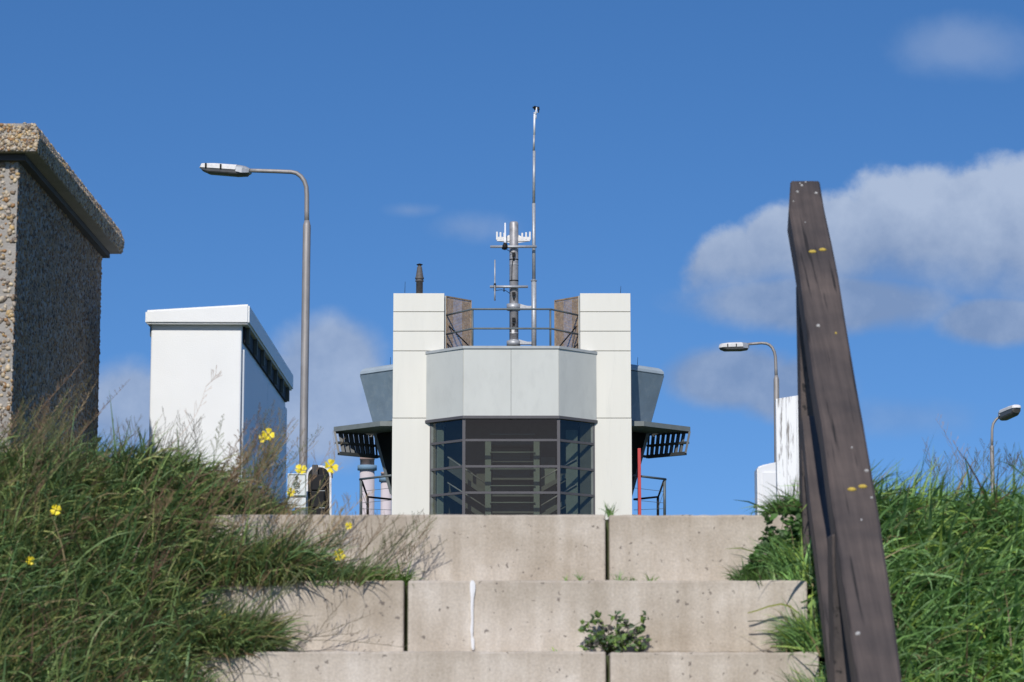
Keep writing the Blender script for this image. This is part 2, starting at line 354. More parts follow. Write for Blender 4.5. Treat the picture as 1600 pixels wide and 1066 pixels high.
def rail_wood():
    m, nt, b = nodes('rail_wood'); N = nt.nodes; L = nt.links
    tc = N.new('ShaderNodeTexCoord'); mp = N.new('ShaderNodeMapping'); mp.vector_type = 'POINT'
    mp.inputs['Rotation'].default_value = (-math.atan(.83), 0, 0)
    L.new(tc.outputs['Object'], mp.inputs[0])
    m2 = N.new('ShaderNodeMapping'); m2.inputs['Scale'].default_value = (60, 2.6, 60); L.new(mp.outputs[0], m2.inputs[0])
    nz = N.new('ShaderNodeTexNoise'); nz.inputs['Scale'].default_value = 1.2; nz.inputs['Detail'].default_value = 6; nz.inputs['Roughness'].default_value = .6; L.new(m2.outputs[0], nz.inputs[0])
    n2 = N.new('ShaderNodeTexNoise'); n2.inputs['Scale'].default_value = 5; n2.inputs['Detail'].default_value = 5; L.new(tc.outputs['Object'], n2.inputs[0])
    c = N.new('ShaderNodeValToRGB'); e = c.color_ramp.elements
    e[0].position, e[0].color = .2, (.052, .044, .042, 1); e[1].position, e[1].color = .8, (.104, .086, .080, 1); L.new(nz.outputs[0], c.inputs[0])
    c2 = N.new('ShaderNodeValToRGB'); e = c2.color_ramp.elements
    e[0].position, e[0].color = .35, (.65, .66, .68, 1); e[1].position, e[1].color = .7, (1.4, 1.3, 1.2, 1); L.new(n2.outputs[0], c2.inputs[0])
    mx = N.new('ShaderNodeMix'); mx.data_type = 'RGBA'; mx.blend_type = 'MULTIPLY'; mx.inputs[0].default_value = 1; L.new(c.outputs[0], mx.inputs[6]); L.new(c2.outputs[0], mx.inputs[7])
    m3 = N.new('ShaderNodeMapping'); m3.inputs['Scale'].default_value = (85, 3.0, 85); L.new(mp.outputs[0], m3.inputs[0])
    n3 = N.new('ShaderNodeTexNoise'); n3.inputs['Scale'].default_value = .8; n3.inputs['Detail'].default_value = 3; L.new(m3.outputs[0], n3.inputs[0])
    ck = N.new('ShaderNodeMapRange'); ck.inputs[1].default_value = .33; ck.inputs[2].default_value = .39; ck.inputs[3].default_value = 1; ck.inputs[4].default_value = 0; L.new(n3.outputs[0], ck.inputs[0])
    m4 = N.new('ShaderNodeMix'); m4.data_type = 'RGBA'; L.new(ck.outputs[0], m4.inputs[0]); L.new(mx.outputs[2], m4.inputs[6]); m4.inputs[7].default_value = (.022, .019, .018, 1); mx = m4
    L.new(mx.outputs[2], b.inputs['Base Color']); b.inputs['Roughness'].default_value = .75; b.inputs['Specular IOR Level'].default_value = .35
    bp = N.new('ShaderNodeBump'); bp.inputs['Strength'].default_value = .5; bp.inputs['Distance'].default_value = .003
    L.new(nz.outputs[0], bp.inputs['Height']); L.new(bp.outputs[0], b.inputs['Normal'])
    return m
M_['rail_wood'] = rail_wood()

# ------------------------------------------------------------------ terrain
STEP_H, STEP_T, D0, Z0 = .2, .24, 6.8, .187      # riser, tread, front of the lowest visible step, its top
GROUND = -1.62
def tread_z(k): return Z0 + k * STEP_H
def slope(y):
    if y < 4.6: return GROUND
    if y < 7.3: return GROUND + (y - 4.6) / 2.7 * (.56 - GROUND)
    if y < 17: return .56
    if y < 24: return .56 + (y - 17) / 7 * (GROUND - .56)
    return GROUND
def fbm(x, y):
    return (math.sin(x * 2.1 + 1.3 * math.sin(y * 1.7)) + .5 * math.sin(x * 4.7 + 2 + y * 3.1) + .3 * math.sin(y * 7.3 - x * 5.1)) / 1.8
def gz(x, y):
    z = slope(y)
    if y > 4.6 and y < 24:
        side = max(0.0, min(1.0, (abs(x) - .87) / .25))
        if x < 0: bank = .05 + .10 * max(0, min(1, (-x - .87) / .5)) - .02
        else: bank = -.03
        z += side * (bank + .035 * fbm(x, y))
        if abs(x) < .87 and y < 7.6: z -= .22
        elif abs(x) < .87: z -= .01
    return z
xs = sorted(set(list(np.round(np.arange(-6, 6.01, .15), 3)) + [-60, -40, -25, -15, -10, -8, 8, 10, 15, 25, 40, 60, -.87, .87]))
ys = list(np.arange(4.3, 9, .1)) + list(np.arange(9, 26, .4))
vs = [(x, y, gz(x, y)) for y in ys for x in xs]; nx = len(xs)
fs = [(j * nx + i, j * nx + i + 1, (j + 1) * nx + i + 1, (j + 1) * nx + i) for j in range(len(ys) - 1) for i in range(nx - 1)]
me = bpy.data.meshes.new('dyke'); me.from_pydata(vs, [], fs)
for p in me.polygons: p.use_smooth = True
link('dyke', me, M_['soil'], kind='structure')
me = bpy.data.meshes.new('ground'); me.from_pydata([(-3000, -200, GROUND - .01), (3000, -200, GROUND - .01), (3000, 4000, GROUND - .01), (-3000, 4000, GROUND - .01)], [], [(0, 1, 2, 3)])
link('ground', me, M_['ground'], kind='structure')

# ------------------------------------------------------------------ staircase of precast blocks
stairs = thing('concrete_staircase', 'wide staircase of pale pitted concrete blocks climbing the grassy bank', 'staircase', (0, 4.6, GROUND))
SX0, SX1 = -.86, .81
def block(x0, x1, y0, ztop, depth, parent):
    w = x1 - x0; b = MB(); b.box(-w / 2, w / 2, 0, depth, -.199, 0, bev=.006)
    me = bpy.data.meshes.new('step_block'); bmesh.ops.recalc_face_normals(b.bm, faces=b.bm.faces[:])
    # chipped, slightly uneven arrises
    bmesh.ops.subdivide_edges(b.bm, edges=[e for e in b.bm.edges if abs(e.verts[0].co.x - e.verts[1].co.x) > .3], cuts=24)
    for v in b.bm.verts:
        if abs(v.co.x) < w / 2 - .02 and v.co.y < .02: v.co.z += random.uniform(-.0015, .001); v.co.y += random.uniform(-.001, .001)
    b.bm.to_mesh(me); b.bm.free()
    o = link('step_block', me, M_['concrete'], parent)
    o.matrix_parent_inverse = Matrix(); o.location = (Vector(((x0 + x1) / 2, y0, ztop)) - parent.location)
    return o
rows = {}
for k in range(-9, 3):
    y0 = D0 + k * STEP_T; zt = tread_z(k)
    dep = .36 if k < 2 else .42
    J = XP(949, 850, y0) if k % 2 == 0 else XP(634, 960, y0)
    if k < 0: J = .253 if k % 2 == 0 else -.292
    jit = random.uniform(-.003, .003)
    rx = SX1 if k != 2 else XP(1262, 900, y0)
    block(SX0, J - .0055, y0 + jit, zt, dep, stairs); block(J + .0055, rx, y0 - jit + (.002), zt + random.uniform(-.002, .002), dep, stairs)
# dark backing in the joints
b = MB()
for k in range(-9, 3):
    y0 = D0 + k * STEP_T; zt = tread_z(k); b.box(SX0 + .02, SX1 - .02, y0 + .05, y0 + .2, zt - .195, zt - .01)
b.build('backing', M_['soil'], stairs)
# paint dribble
yk = D0 + STEP_T - .004
pd = MB()
pts = [(738, 907, .0045), (738.5, 912, .0105), (738.5, 922, .010), (738, 935, .0058), (737.5, 950, .0052), (738, 970, .0045), (737, 985, .0055), (737.5, 993, .0035), (738.5, 1000, .0065), (739, 1012, .0055), (739.5, 1016, .0025)]
vf = []; vb = []
for px, py, w in pts:
    c = P(px, py, yk); w *= .72; vf.append((pd.bm.verts.new(c + Vector((-w, -.0025, 0))), pd.bm.verts.new(c + Vector((0, -.0045, 0))), pd.bm.verts.new(c + Vector((w, -.0025, 0))), pd.bm.verts.new(c + Vector((w, .004, 0))), pd.bm.verts.new(c + Vector((-w, .004, 0)))))
for i in range(len(vf) - 1):
    for k in range(5): pd.bm.faces.new((vf[i][k], vf[i][(k + 1) % 5], vf[i + 1][(k + 1) % 5], vf[i + 1][k]))
pd.build('paint_dribble', M_['white'], stairs, label='thin white paint dribble down the riser of the middle step')

# ------------------------------------------------------------------ wooden handrail
rail = thing('wooden_handrail', 'dark weathered timber handrail with posts rising along the right side of the steps', 'handrail', (.82, 5.5, GROUND))
def Drail(v): return (.088 - .83 * 5.5) / (v - .83)
rows_ = [(283, 1235, 1281), (325, 1232.5, 1288), (380, 1242, 1300), (430, 1250, 1310), (500, 1259, 1321), (600, 1273, 1338), (660, 1284, 1349), (730, 1293, 1361), (800, 1302, 1373), (900, 1316, 1388), (980, 1328, 1399), (1066, 1340, 1410)]
sec = []
for py, xl, xr in rows_:
    v = P(800, py, 1).z; D = Drail(v)
    sec.append((P(xl, py, D), P(xr, py, D)))
d = (sec[-1][0] - sec[-2][0]).normalized()
for s in (.6, 1.3, 2.2): sec.append((sec[11][0] + d * s, sec[11][1] + d * s))
b = MB(); dn = Vector((0, .64, -.77)) * .075
rings = []
for a, c in sec:
    e = (c - a) * .06
    rings.append([b.bm.verts.new(q) for q in (a + e, c - e, c + dn * .08, c + dn, a + dn, a + dn * .08)])
for i in range(len(rings) - 1):
    for k in range(6): b.bm.faces.new((rings[i][k], rings[i][(k + 1) % 6], rings[i + 1][(k + 1) % 6], rings[i + 1][k]))
b.bm.faces.new(rings[0]); b.bm.faces.new(rings[-1][::-1])
b.build('top_rail', M_['rail_wood'], rail)
def zrail(D): return .088 + .83 * (D - 5.5)
def post(x0, D, w=.095, zb=None, label=None, top=None):
    zt = zrail(D + w / 2) - .10 if top is None else top
    zb = gz(.95, D) - .3 if zb is None else zb
    b = MB(); b.box(x0, x0 + w, D, D + w, zb, zt, bev=.004)
    return b.build('rail_post', M_['rail_wood'], rail)
post(XP(1252.5, 700, 7.15), 7.15, .08, top=ZP(445, 7.2)); post(XP(1302.5, 1000, 5.95), 5.95, .09, top=zrail(5.99) - .06); post(.755, 4.9, .09)
b = MB()
kn = []
for py, xl, w in ((650, 1253, .088), (700, 1258, .088), (780, 1265.5, .088), (830, 1272, .086), (930, 1284, .084), (1066, 1299, .084), (1200, 1322, .084)):
    v = P(800, py, 1).z; D = .97 * (.864 - .83 * 7.2) / (v - .83); a = P(xl, py, D); kn.append([b.bm.verts.new(q) for q in (a, a + Vector((w, 0, 0)), a + Vector((w, 0, 0)) + dn * .8, a + dn * .8)])
for i in range(len(kn) - 1):
    for k in range(4): b.bm.faces.new((kn[i][k], kn[i][(k + 1) % 4], kn[i + 1][(k + 1) % 4], kn[i + 1][k]))
b.bm.faces.new(kn[0]); b.bm.faces.new(kn[-1][::-1])
b.build('lower_rail', M_['rail_wood'], rail)
nrm = Vector((0, -.64, .77))
for px, py in ((1269.5, 394), (1285.5, 391), (1331, 765.5), (1348, 761)):
    D = Drail(P(800, py, 1).z); c = P(px, py, D)
    q = MB(); q.lathe([(.0105, -.002), (.011, .003), (.007, .007), (.002, .009)], (0, 0, 0), 10)
    R = nrm.to_track_quat('Z', 'Y').to_matrix()
    for v in q.bm.verts: v.co = R @ Vector((v.co.x, v.co.y * .55, v.co.z * .7)) + c
    q.build('rail_bolt', M_['lichen'], rail)
def blotch(px, py, r, m, sx=1.0):
    D = Drail(P(800, py, 1).z); c = P(px, py, D) + nrm * .0012; R = nrm.to_track_quat('Z', 'Y').to_matrix()
    q = MB(); n = 9; ring = []; ring2 = []
    for k in range(n):
        a = 2 * math.pi * k / n; rr = r * random.uniform(.7, 1.15)
        ring.append(q.bm.verts.new(c + R @ Vector((rr * math.cos(a) * sx, rr * math.sin(a), -.002)))); ring2.append(q.bm.verts.new(c + R @ Vector((rr * .7 * math.cos(a) * sx, rr * .7 * math.sin(a), .0012))))
    for k in range(n): q.bm.faces.new((ring[k], ring[(k + 1) % n], ring2[(k + 1) % n], ring2[k]))
    q.bm.faces.new(ring2)
    q.build('dropping', m, rail)
for px, py, r in ((1253, 290, .005), (1246, 300, .005), (1275, 302, .005), (1259, 285, .003), (1278.5, 509, .0065), (1306, 521, .004), (1331, 700, .003), (1354, 736, .006), (1346, 813, .003), (1341, 990, .007), (1250, 287, .003), (1240, 315, .003), (1362, 778, .004), (1258, 348, .002)):
    blotch(px, py, r, M_['dropping'] if px != 1306 else M_['lichen'])

# ------------------------------------------------------------------ left: pebble-faced concrete kiosk
KS = 1.1; XA, YA, YB = XP(23, 450, 11.0), 11.0, 13.31
kio = thing('pebbledash_kiosk', 'concrete utility kiosk faced with brown and white pebbles at the far left', 'utility kiosk', (XA - .9, YA, .4))
zt = ZP(236, 10.92)
b = MB(); b.box(XA - 1.8, XA, YA, YB, .2, zt - .004); b.build('wall', M_['precast'], kio)
xo = XP(56, 236, 10.92)      # lid edge
zc = ZP(193, 10.92)
b = MB()
def ring(y, xr, z0, z1, c): return [(XA - 1.88, y, z0), (xr, y, z0), (xr + .002, y, z1 - c), (xr - c, y, z1), (XA - 1.88, y, z1)]
Y0, Y1 = 10.92, 13.4
b.prism([(XA - 1.88, Y0, zt), (xo, Y0, zt), (xo + .012, Y0, zt + (zc - zt) * .5), (xo - .012, Y0, zc), (XA - 1.88, Y0, zc)], (0, Y1 - Y0, 0))
b.build('roof_slab', M_['precast'], kio)
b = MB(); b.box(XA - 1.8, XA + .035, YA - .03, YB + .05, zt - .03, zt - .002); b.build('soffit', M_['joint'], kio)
def pebbles(name, regions, parent):
    ico = bmesh.new(); bmesh.ops.create_icosphere(ico, subdivisions=1, radius=1)
    bv = np.array([v.co[:] for v in ico.verts]); bf = np.array([[v.index for v in f.verts] for f in ico.faces]); ico.free()
    pal = np.array([(.46, .38, .26), (.52, .49, .42), (.60, .58, .54), (.36, .22, .11), (.26, .21, .16), (.42, .40, .38), (.55, .42, .22), (.20, .18, .17), (.48, .44, .38), (.62, .55, .42)])
    V = []; Fc = []; C = []; n0 = 0
    for (o, du, dv, nn, cnt, smin, smax, *tn) in regions:
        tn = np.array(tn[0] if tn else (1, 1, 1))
        o, du, dv, nn = map(np.array, (o, du, dv, nn)); un = du / np.linalg.norm(du); vn = dv / np.linalg.norm(dv)
        for i in range(cnt):
            p = o + du * rng.random() + dv * rng.random()
            s = rng.uniform(smin, smax) * (1.25 if rng.random() < .12 else 1); a = rng.random() * math.pi
            e1 = (un * math.cos(a) + vn * math.sin(a)) * s * rng.uniform(.9, 1.4); e2 = (-un * math.sin(a) + vn * math.cos(a)) * s * .85
            V.append(p + bv[:, :1] * e1 + bv[:, 1:2] * e2 + bv[:, 2:] * nn * s * .55 * rng.uniform(.6, 1.2)); Fc.append(bf + n0); n0 += len(bv)
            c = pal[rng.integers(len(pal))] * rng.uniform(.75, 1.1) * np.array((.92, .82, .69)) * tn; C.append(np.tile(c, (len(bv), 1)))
    V = np.concatenate(V); Fc = np.concatenate(Fc); C = np.concatenate(C)
    me = mesh_np(name, V, Fc, C, True)
    return link(name, me, M_['pebble'], parent, kind='stuff')
def mesh_np(name, V, Fc, C=None, smooth=False):
    me = bpy.data.meshes.new(name); nf = len(Fc); k = Fc.shape[1]
    me.vertices.add(len(V)); me.vertices.foreach_set('co', V.astype(np.float32).ravel())
    me.loops.add(nf * k); me.loops.foreach_set('vertex_index', Fc.astype(np.int32).ravel())
    me.polygons.add(nf); me.polygons.foreach_set('loop_start', np.arange(0, nf * k, k, dtype=np.int32))
    try: me.polygons.foreach_set('loop_total', np.full(nf, k, dtype=np.int32))
    except Exception: pass
    me.polygons.foreach_set('use_smooth', np.full(nf, smooth))
    me.update(calc_edges=True)
    if C is not None:
        a = me.color_attributes.new('tint', 'FLOAT_COLOR', 'POINT'); a.data.foreach_set('color', np.concatenate([C, np.ones((len(C), 1))], 1).astype(np.float32).ravel())
    return me
hh = zt - .35
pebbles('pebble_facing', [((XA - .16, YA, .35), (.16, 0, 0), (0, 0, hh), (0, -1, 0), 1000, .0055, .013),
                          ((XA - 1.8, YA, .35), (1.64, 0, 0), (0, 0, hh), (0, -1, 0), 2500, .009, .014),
                          ((XA, YA, .35), (0, YB - YA, 0), (0, 0, hh), (1, 0, 0), 21000, .005, .011, (.74, .64, .56))], kio)  # right face pebbles tinted darker: that side's shade put into their colour
pebbles('pebble_roof_edge', [((xo - .17, Y0, zt + .005), (.17, 0, 0), (0, 0, zc - zt - .01), (0, -1, 0), 330, .005, .0105),
                             ((xo - 1.7, Y0, zt + .005), (1.53, 0, 0), (0, 0, zc - zt - .01), (0, -1, 0), 600, .008, .012),
                             ((xo + .002, Y0, zt + .004), (0, Y1 - Y0, 0), (.011, 0, (zc - zt) * .5), (1, 0, 0), 1900, .005, .010),
                             ((xo + .012, Y0, zt + (zc - zt) * .5), (0, Y1 - Y0, 0), (-.022, 0, (zc - zt) * .5), (.9, 0, .4), 1900, .005, .011),
                             ((xo - .3, Y0, zc), (.28, 0, 0), (0, Y1 - Y0, 0), (0, 0, 1), 2000, .006, .012)], kio)
b = MB(); b.tube([P(150, 688, 13.2), P(154, 687, 13.2), P(158, 684, 13.17)], [.012, .012, .004], 8); b.build('bracket', M_['lichen'], kio)

# ------------------------------------------------------------------ left: white cabinet with sloping lid
DC = 13.0
xl, xr = XP(235, 570, DC), XP(377, 570, DC); zb = .5; zt = ZP(503, DC); YE = DC / .835
cab = thing('street_cabinet', 'white street cabinet with a slanting overhanging lid between the kiosk and tall lamp', 'street cabinet', ((xl + xr) / 2, DC, zb))
b = MB(); b.box(xl, xr, DC, YE, zb, zt - .004, bev=.008); b.build('body', M_['cabinet'], cab)
# doors on the shaded side
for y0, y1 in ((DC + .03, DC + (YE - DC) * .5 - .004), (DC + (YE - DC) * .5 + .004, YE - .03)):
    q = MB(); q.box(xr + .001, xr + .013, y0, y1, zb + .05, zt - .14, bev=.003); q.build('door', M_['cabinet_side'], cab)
zs = zt - .035
b = MB(); b.box(xr - .05, xr + .012, DC + .05, YE - .03, zt - .10, zs + .03)
b.build('vent_strip', M_['black'], cab)
for i in range(7):
    y = DC + .10 + i * (YE - DC - .2) / 6.0
    q = MB(); q.box(xr + .012, xr + .030, y, y + .035, zt - .10, zs + .030); q.build('vent_rib', M_['cabinet_gap'], cab)
DL = DC - .045; x0, x1 = XP(227, 490, DL), XP(389.5, 490, DL)
za0, za1 = ZP(506.5, DL), ZP(484.5, DL); zb0, zb1 = ZP(507, DL), ZP(475, DL)
b = MB(); b.prism([(x0, DL, za0 + .003), (x1, DL, zb0 + .003), (x1, DL, zb1), (x0, DL, za1)], (0, YE + .06 - DL, 0))
bmesh.ops.bevel(b.bm, geom=b.bm.edges[:], offset=.009, segments=3, affect='EDGES')
b.build('lid', M_['cabinet'], cab)
q = MB(); q.box(xl - .02, xl - .0, DC + .1, YE, zt - .06, zt + .01); q.build('vent_strip', M_['cabinet_gap'], cab)

# ------------------------------------------------------------------ right: weathered white board and small cabinet behind it
DB = 11.0
x0, x1 = XP(1213.5, 720, DB), XP(1278, 720, DB)
bd = thing('white_timber_board', 'tall white board with dark peeling streaks directly left of the timber handrail', 'board', ((x0 + x1) / 2, DB, .5))
n = 4; w = (x1 - x0) / n
zr = [622, 619.5, 617, 615.5]
for i in range(n):
    q = MB(); z0_, z1_ = ZP(zr[i] + 1.4, DB), ZP(zr[i] - 1.2, DB)
    a, c = x0 + i * w + .0004, x0 + (i + 1) * w - .0004
    q.prism([(a, DB + random.uniform(0, .0012), .45), (c, DB, .45), (c, DB, z1_), (a, DB, z0_)], (0, .045, 0))
    bmesh.ops.bevel(q.bm, geom=q.bm.edges[:], offset=.0015, segments=1, affect='EDGES')
    q.build('plank', M_['peeling'], bd)
DW = 11.6
x0, x1 = XP(1183.5, 770, DW), XP(1240, 770, DW)
sc = thing('small_white_cabinet', 'low plain white cabinet with a sloped top beside the tall peeling board', 'cabinet', ((x0 + x1) / 2, DW, .5))
q = MB(); q.prism([(x0, DW, .5), (x1, DW, .5), (x1, DW, ZP(720, DW)), (XP(1211, 724, DW), DW, ZP(722.5, DW)), (x0 + .02, DW, ZP(727, DW)), (x0, DW, ZP(730.5, DW))], (0, .14, 0))
bmesh.ops.bevel(q.bm, geom=q.bm.edges[:], offset=.006, segments=2, affect='EDGES')
q.build('body', M_['white'], sc)
q = MB(); q.box(x0 + .025, x1 - .01, DW - .006, DW - .0005, .52, ZP(738, DW), bev=.002); q.build('door', M_['white'], sc)
q = MB(); q.tube([P(1183.5, 793, DW + .05), P(1179.5, 791, DW + .05), P(1178, 794, DW + .05)], [.008, .009, .004], 8); q.build('handle', M_['flue'], sc)

# ------------------------------------------------------------------ street lamps
def lamp(D, px_base, px_top, py_knee, py_sleeve, r_low, r_up, arm, head_px, label, yaw_back=0.0, thick=1.0, z_end=None):
    """arm: list of pixel points from the knee to the head; head: (near end, far end) pixel points"""
    bx = P(px_base, 800, D); bx.z = GROUND
    t = thing('street_lamp', label, 'street lamp', bx, 'grey street lamps beyond the bank')
    top = P(px_top, py_knee, D); sl = P(px_top + (px_base - px_top) * (py_sleeve - py_knee) / (800 - py_knee), py_sleeve, D)
    b = MB(); b.tube([bx, bx + (sl - bx) * .5, sl - Vector((0, 0, .01)), sl + Vector((0, 0, r_low * 1.2))], [r_low * 1.15, r_low * 1.05, r_low, r_up * 1.02], 16); b.build('pole', M_['lamp_post'], t)
    pts = [sl] + [P(x, y, D) for x, y in arm]
    b = MB(); b.tube(pts, [r_up] + [r_up * (1 - .18 * i / len(arm)) for i in range(1, len(arm) + 1)], 12); b.build('arm', M_['lamp_post'], t)
    return t
def lamp_head(t, a, c, h_top, h_bot, wid, cap=.78):
    """a: outer tip, c: arm side; housing above, dark bowl beneath"""
    a, c = Vector(a), Vector(c); d = c - a; L_ = d.length; d.normalize(); side = Vector((0, 0, 1)).cross(d).normalized(); up = d.cross(side); 
    if up.z < 0: up = -up
    def loft(secs, name, m):
        b = MB(); rr = []
        for s, w, z0, z1, n_ in secs:
            ring = []
            for k in range(12):
                an = math.pi * k / 11
                ring.append(b.bm.verts.new(a + d * (s * L_) + side * (math.cos(an) * w) + up * (z0 + (z1 - z0) * math.sin(an) ** n_)))
            rr.append(ring)
        for i in range(len(rr) - 1):
            for k in range(12): b.bm.faces.new((rr[i][k], rr[i][(k + 1) % 12], rr[i + 1][(k + 1) % 12], rr[i + 1][k]))
        b.bm.faces.new(rr[0]); b.bm.faces.new(rr[-1][::-1])
        return b.build(name, m, t)
    w = wid / 2
    loft([(0, w * .35, 0, h_top * .12, .6), (.03, w * .6, 0, h_top * .45, .5), (.07, w * .9, 0, h_top * .85, .4), (.3, w, 0, h_top, .4), (cap, w, 0, h_top, .4)], 'housing', M_['lamp_white'])
    loft([(cap + .004, w, -h_bot * .3, h_top, .4), (.9, w * .9, -h_bot * .45, h_top * .9, .4), (1.0, w * .42, -h_bot * .2, h_top * .55, .4)], 'end_cap', M_['galv'])
    loft([(.035, w * .5, -.002, -h_bot * .15, .6), (.09, w * .85, -.002, -h_bot * .6, .5), (.2, w * .92, -.002, -h_bot * .95, .5), (.75, w * .94, -.002, -h_bot, .5), (.93, w * .7, -.002, -h_bot * .85, .5), (.97, w * .4, -.002, -h_bot * .3, .5)], 'lamp_bowl', M_['lamp_under'])
    for s in (.18, .48):
        b = MB(); pc = a + d * (s * L_) - side * (w * 1.0) + up * h_top * .35; b.box(-.012, .012, -.012, .012, -.03, .03, at=pc); b.build('clip', M_['black'], t)
        if b: pass
D1 = 35.0
l1 = lamp(D1, 471, 479.5, 350, 352, .055, .034, [(479.3, 330), (479.4, 305), (478.5, 292), (475.5, 283), (470, 275.5), (463, 270.5), (455, 268.8), (430, 267.8), (405, 267), (388, 266.5)], None, 'tallest grey street lamp, its white head over the slanting cabinet lid')
lamp_head(l1, P(313.5, 263.5, D1 + .25), P(391, 269, D1), .085, .08, .26)
D2 = 62.0
l2 = lamp(D2, 1212.5, 1213, 590, 592, .068, .040, [(1212.3, 575), (1211.6, 558), (1210, 550), (1206.5, 543), (1202, 538.8), (1197, 536.8), (1190, 536.2), (1180, 537), (1168, 538)], None, 'middle-sized grey street lamp rising behind the peeling white board')
lamp_head(l2, P(1124.5, 543.5, D2 - .3), P(1169, 542.5, D2), .12, .10, .32, .72)
D3 = 80.0
l3 = lamp(D3, 1549, 1550, 690, 700, .065, .045, [(1550, 685), (1550.3, 670), (1552, 662), (1556, 656), (1562, 651), (1566, 648)], None, 'small dark headed street lamp at the far right above the grass')
lamp_head(l3, P(1590.5, 637, D3 - 1.2), P(1563.5, 648.5, D3), .13, .24, .34, .8)

# ------------------------------------------------------------------ sign and traffic light (seen from the back)
DS = 30.0
sg = thing('route_sign', 'white route sign with arrow and circled 02 beside the traffic light', 'sign', (XP(464, 780, DS), DS + .05, GROUND))
b = MB(); b.tube([(XP(464, 780, DS), DS + .05, GROUND), (XP(464, 780, DS), DS + .05, ZP(742, DS))], .025, 12); b.build('sign_post', M_['galv'], sg)
def plate(x0, y0, x1, y1, D, m, nm, th=.012):
    q = MB(); q.box(XP(x0, y0, D), XP(x1, y0, D), D, D + th, ZP(y1, D), ZP(y0, D), bev=.004); return q.build(nm, m, sg)
plate(449.5, 740, 479, 776.5, DS, M_['sign_white'], 'upper_plate'); plate(449, 778, 478, 793.5, DS + .003, M_['sign_white'], 'lower_plate')
q = MB(); Dm = DS - .006; th = .005
def pb(q, x0, y0, x1, y1): q.box(XP(x0, y0, Dm), XP(x1, y0, Dm), Dm, Dm + th, ZP(y1, Dm), ZP(y0, Dm))
pb(q, 451, 741.3, 477.6, 742.1); pb(q, 451, 742.1, 451.8, 774); pb(q, 476.8, 742.1, 477.6, 774); pb(q, 451, 774, 477.6, 775.8)
q.build('border', M_['sign_green'], sg)
q = MB(); c = lambda x, y: P(x, y, Dm)
q.bar(c(463.5, 744), c(463.5, 750), .008, th); q.bar(c(463.6, 743.6), c(460.8, 746.8), .008, th); q.bar(c(463.4, 743.6), c(466.2, 746.8), .008, th); q.build('arrow', M_['sign_green'], sg)
q = MB(); cc = c(463.5, 758.5); R_ = .041
for k in range(32):
    a0, a1 = 2 * math.pi * k / 32, 2 * math.pi * (k + 1) / 32
    f = lambda r, a, y: Vector((cc.x + r * math.cos(a), y, cc.z + r * math.sin(a)))
    q.hexa([f(R_, a0, Dm), f(R_, a1, Dm), f(R_ - .0055, a1, Dm), f(R_ - .0055, a0, Dm)], [f(R_, a0, Dm + th), f(R_, a1, Dm + th), f(R_ - .0055, a1, Dm + th), f(R_ - .0055, a0, Dm + th)])
q.build('number_ring', M_['sign_green'], sg)
fc = bpy.data.curves.new('text', 'FONT'); fc.body = '02'; fc.size = .062; fc.align_x = 'CENTER'; fc.align_y = 'CENTER'; fc.extrude = .002; fc.offset = .0012
fo = bpy.data.objects.new('text', fc); me = bpy.data.meshes.new_from_object(fo); bpy.data.objects.remove(fo)
me.transform(Matrix.Translation((cc.x, Dm - .001, cc.z)) @ Matrix.Rotation(math.pi / 2, 4, 'X'))
link('number', me, M_['sign_green'], sg)
q = MB()
for dx in (-2.6, 2.6):
    w0 = c(463.6 + dx, 769.5)
    for k in range(14):
        a0, a1 = 2 * math.pi * k / 14, 2 * math.pi * (k + 1) / 14; f = lambda r, a, y: Vector((w0.x + r * math.cos(a), y, w0.z + r * math.sin(a)))
        q.hexa([f(.014, a0, Dm), f(.014, a1, Dm), f(.0105, a1, Dm), f(.0105, a0, Dm)], [f(.014, a0, Dm + th), f(.014, a1, Dm + th), f(.0105, a1, Dm + th), f(.0105, a0, Dm + th)])
q.bar(c(461, 769.5), c(462.6, 766.5), .004, th); q.bar(c(462.6, 766.5), c(465.2, 766.5), .004, th); q.bar(c(465, 766), c(466.2, 769.5), .004, th); q.bar(c(462.6, 766.5), c(463.8, 769.6), .004, th); q.bar(c(463.8, 769.6), c(465.4, 766.5), .004, th)
q.build('bicycle_symbol', M_['sign_green'], sg)

tl = thing('traffic_light', 'black traffic light backboard with white rim seen from behind', 'traffic light', (XP(497, 780, DS), DS + .4, GROUND))
DT = DS + .25
def outline(inset, D, y_top=727.5, xl=478.5, xr=517.5, yb=822):
    pts = []; r = 17 - inset; cxl, cxr = xl + 17, xr - 17; ct = y_top + 17
    for k in range(9): a = math.pi - k * math.pi / 16; pts.append(P(cxl + r * math.cos(a), ct - r * math.sin(a), D))
    for k in range(9): a = math.pi / 2 - k * math.pi / 16; pts.append(P(cxr + r * math.cos(a), ct - r * math.sin(a), D))
    for k in range(5): a = -k * math.pi / 8; pts.append(P(cxr + r * math.cos(a), yb - 17 - r * math.sin(a), D))
    for k in range(5): a = -math.pi / 2 - k * math.pi / 8; pts.append(P(cxl + r * math.cos(a), yb - 17 - r * math.sin(a), D))
    return pts
b = MB(); b.prism(outline(2.1, DT), (0, .01, 0)); b.build('backboard', M_['black'], tl)
b = MB(); o_, i_ = outline(-.3, DT - .004), outline(2.7, DT - .004)
for k in range(len(o_)):
    j = (k + 1) % len(o_); y_ = Vector((0, .018, 0)); b.hexa([o_[k], o_[j], i_[j], i_[k]], [o_[k] + y_, o_[j] + y_, i_[j] + y_, i_[k] + y_])
b.build('white_rim', M_['white'], tl)
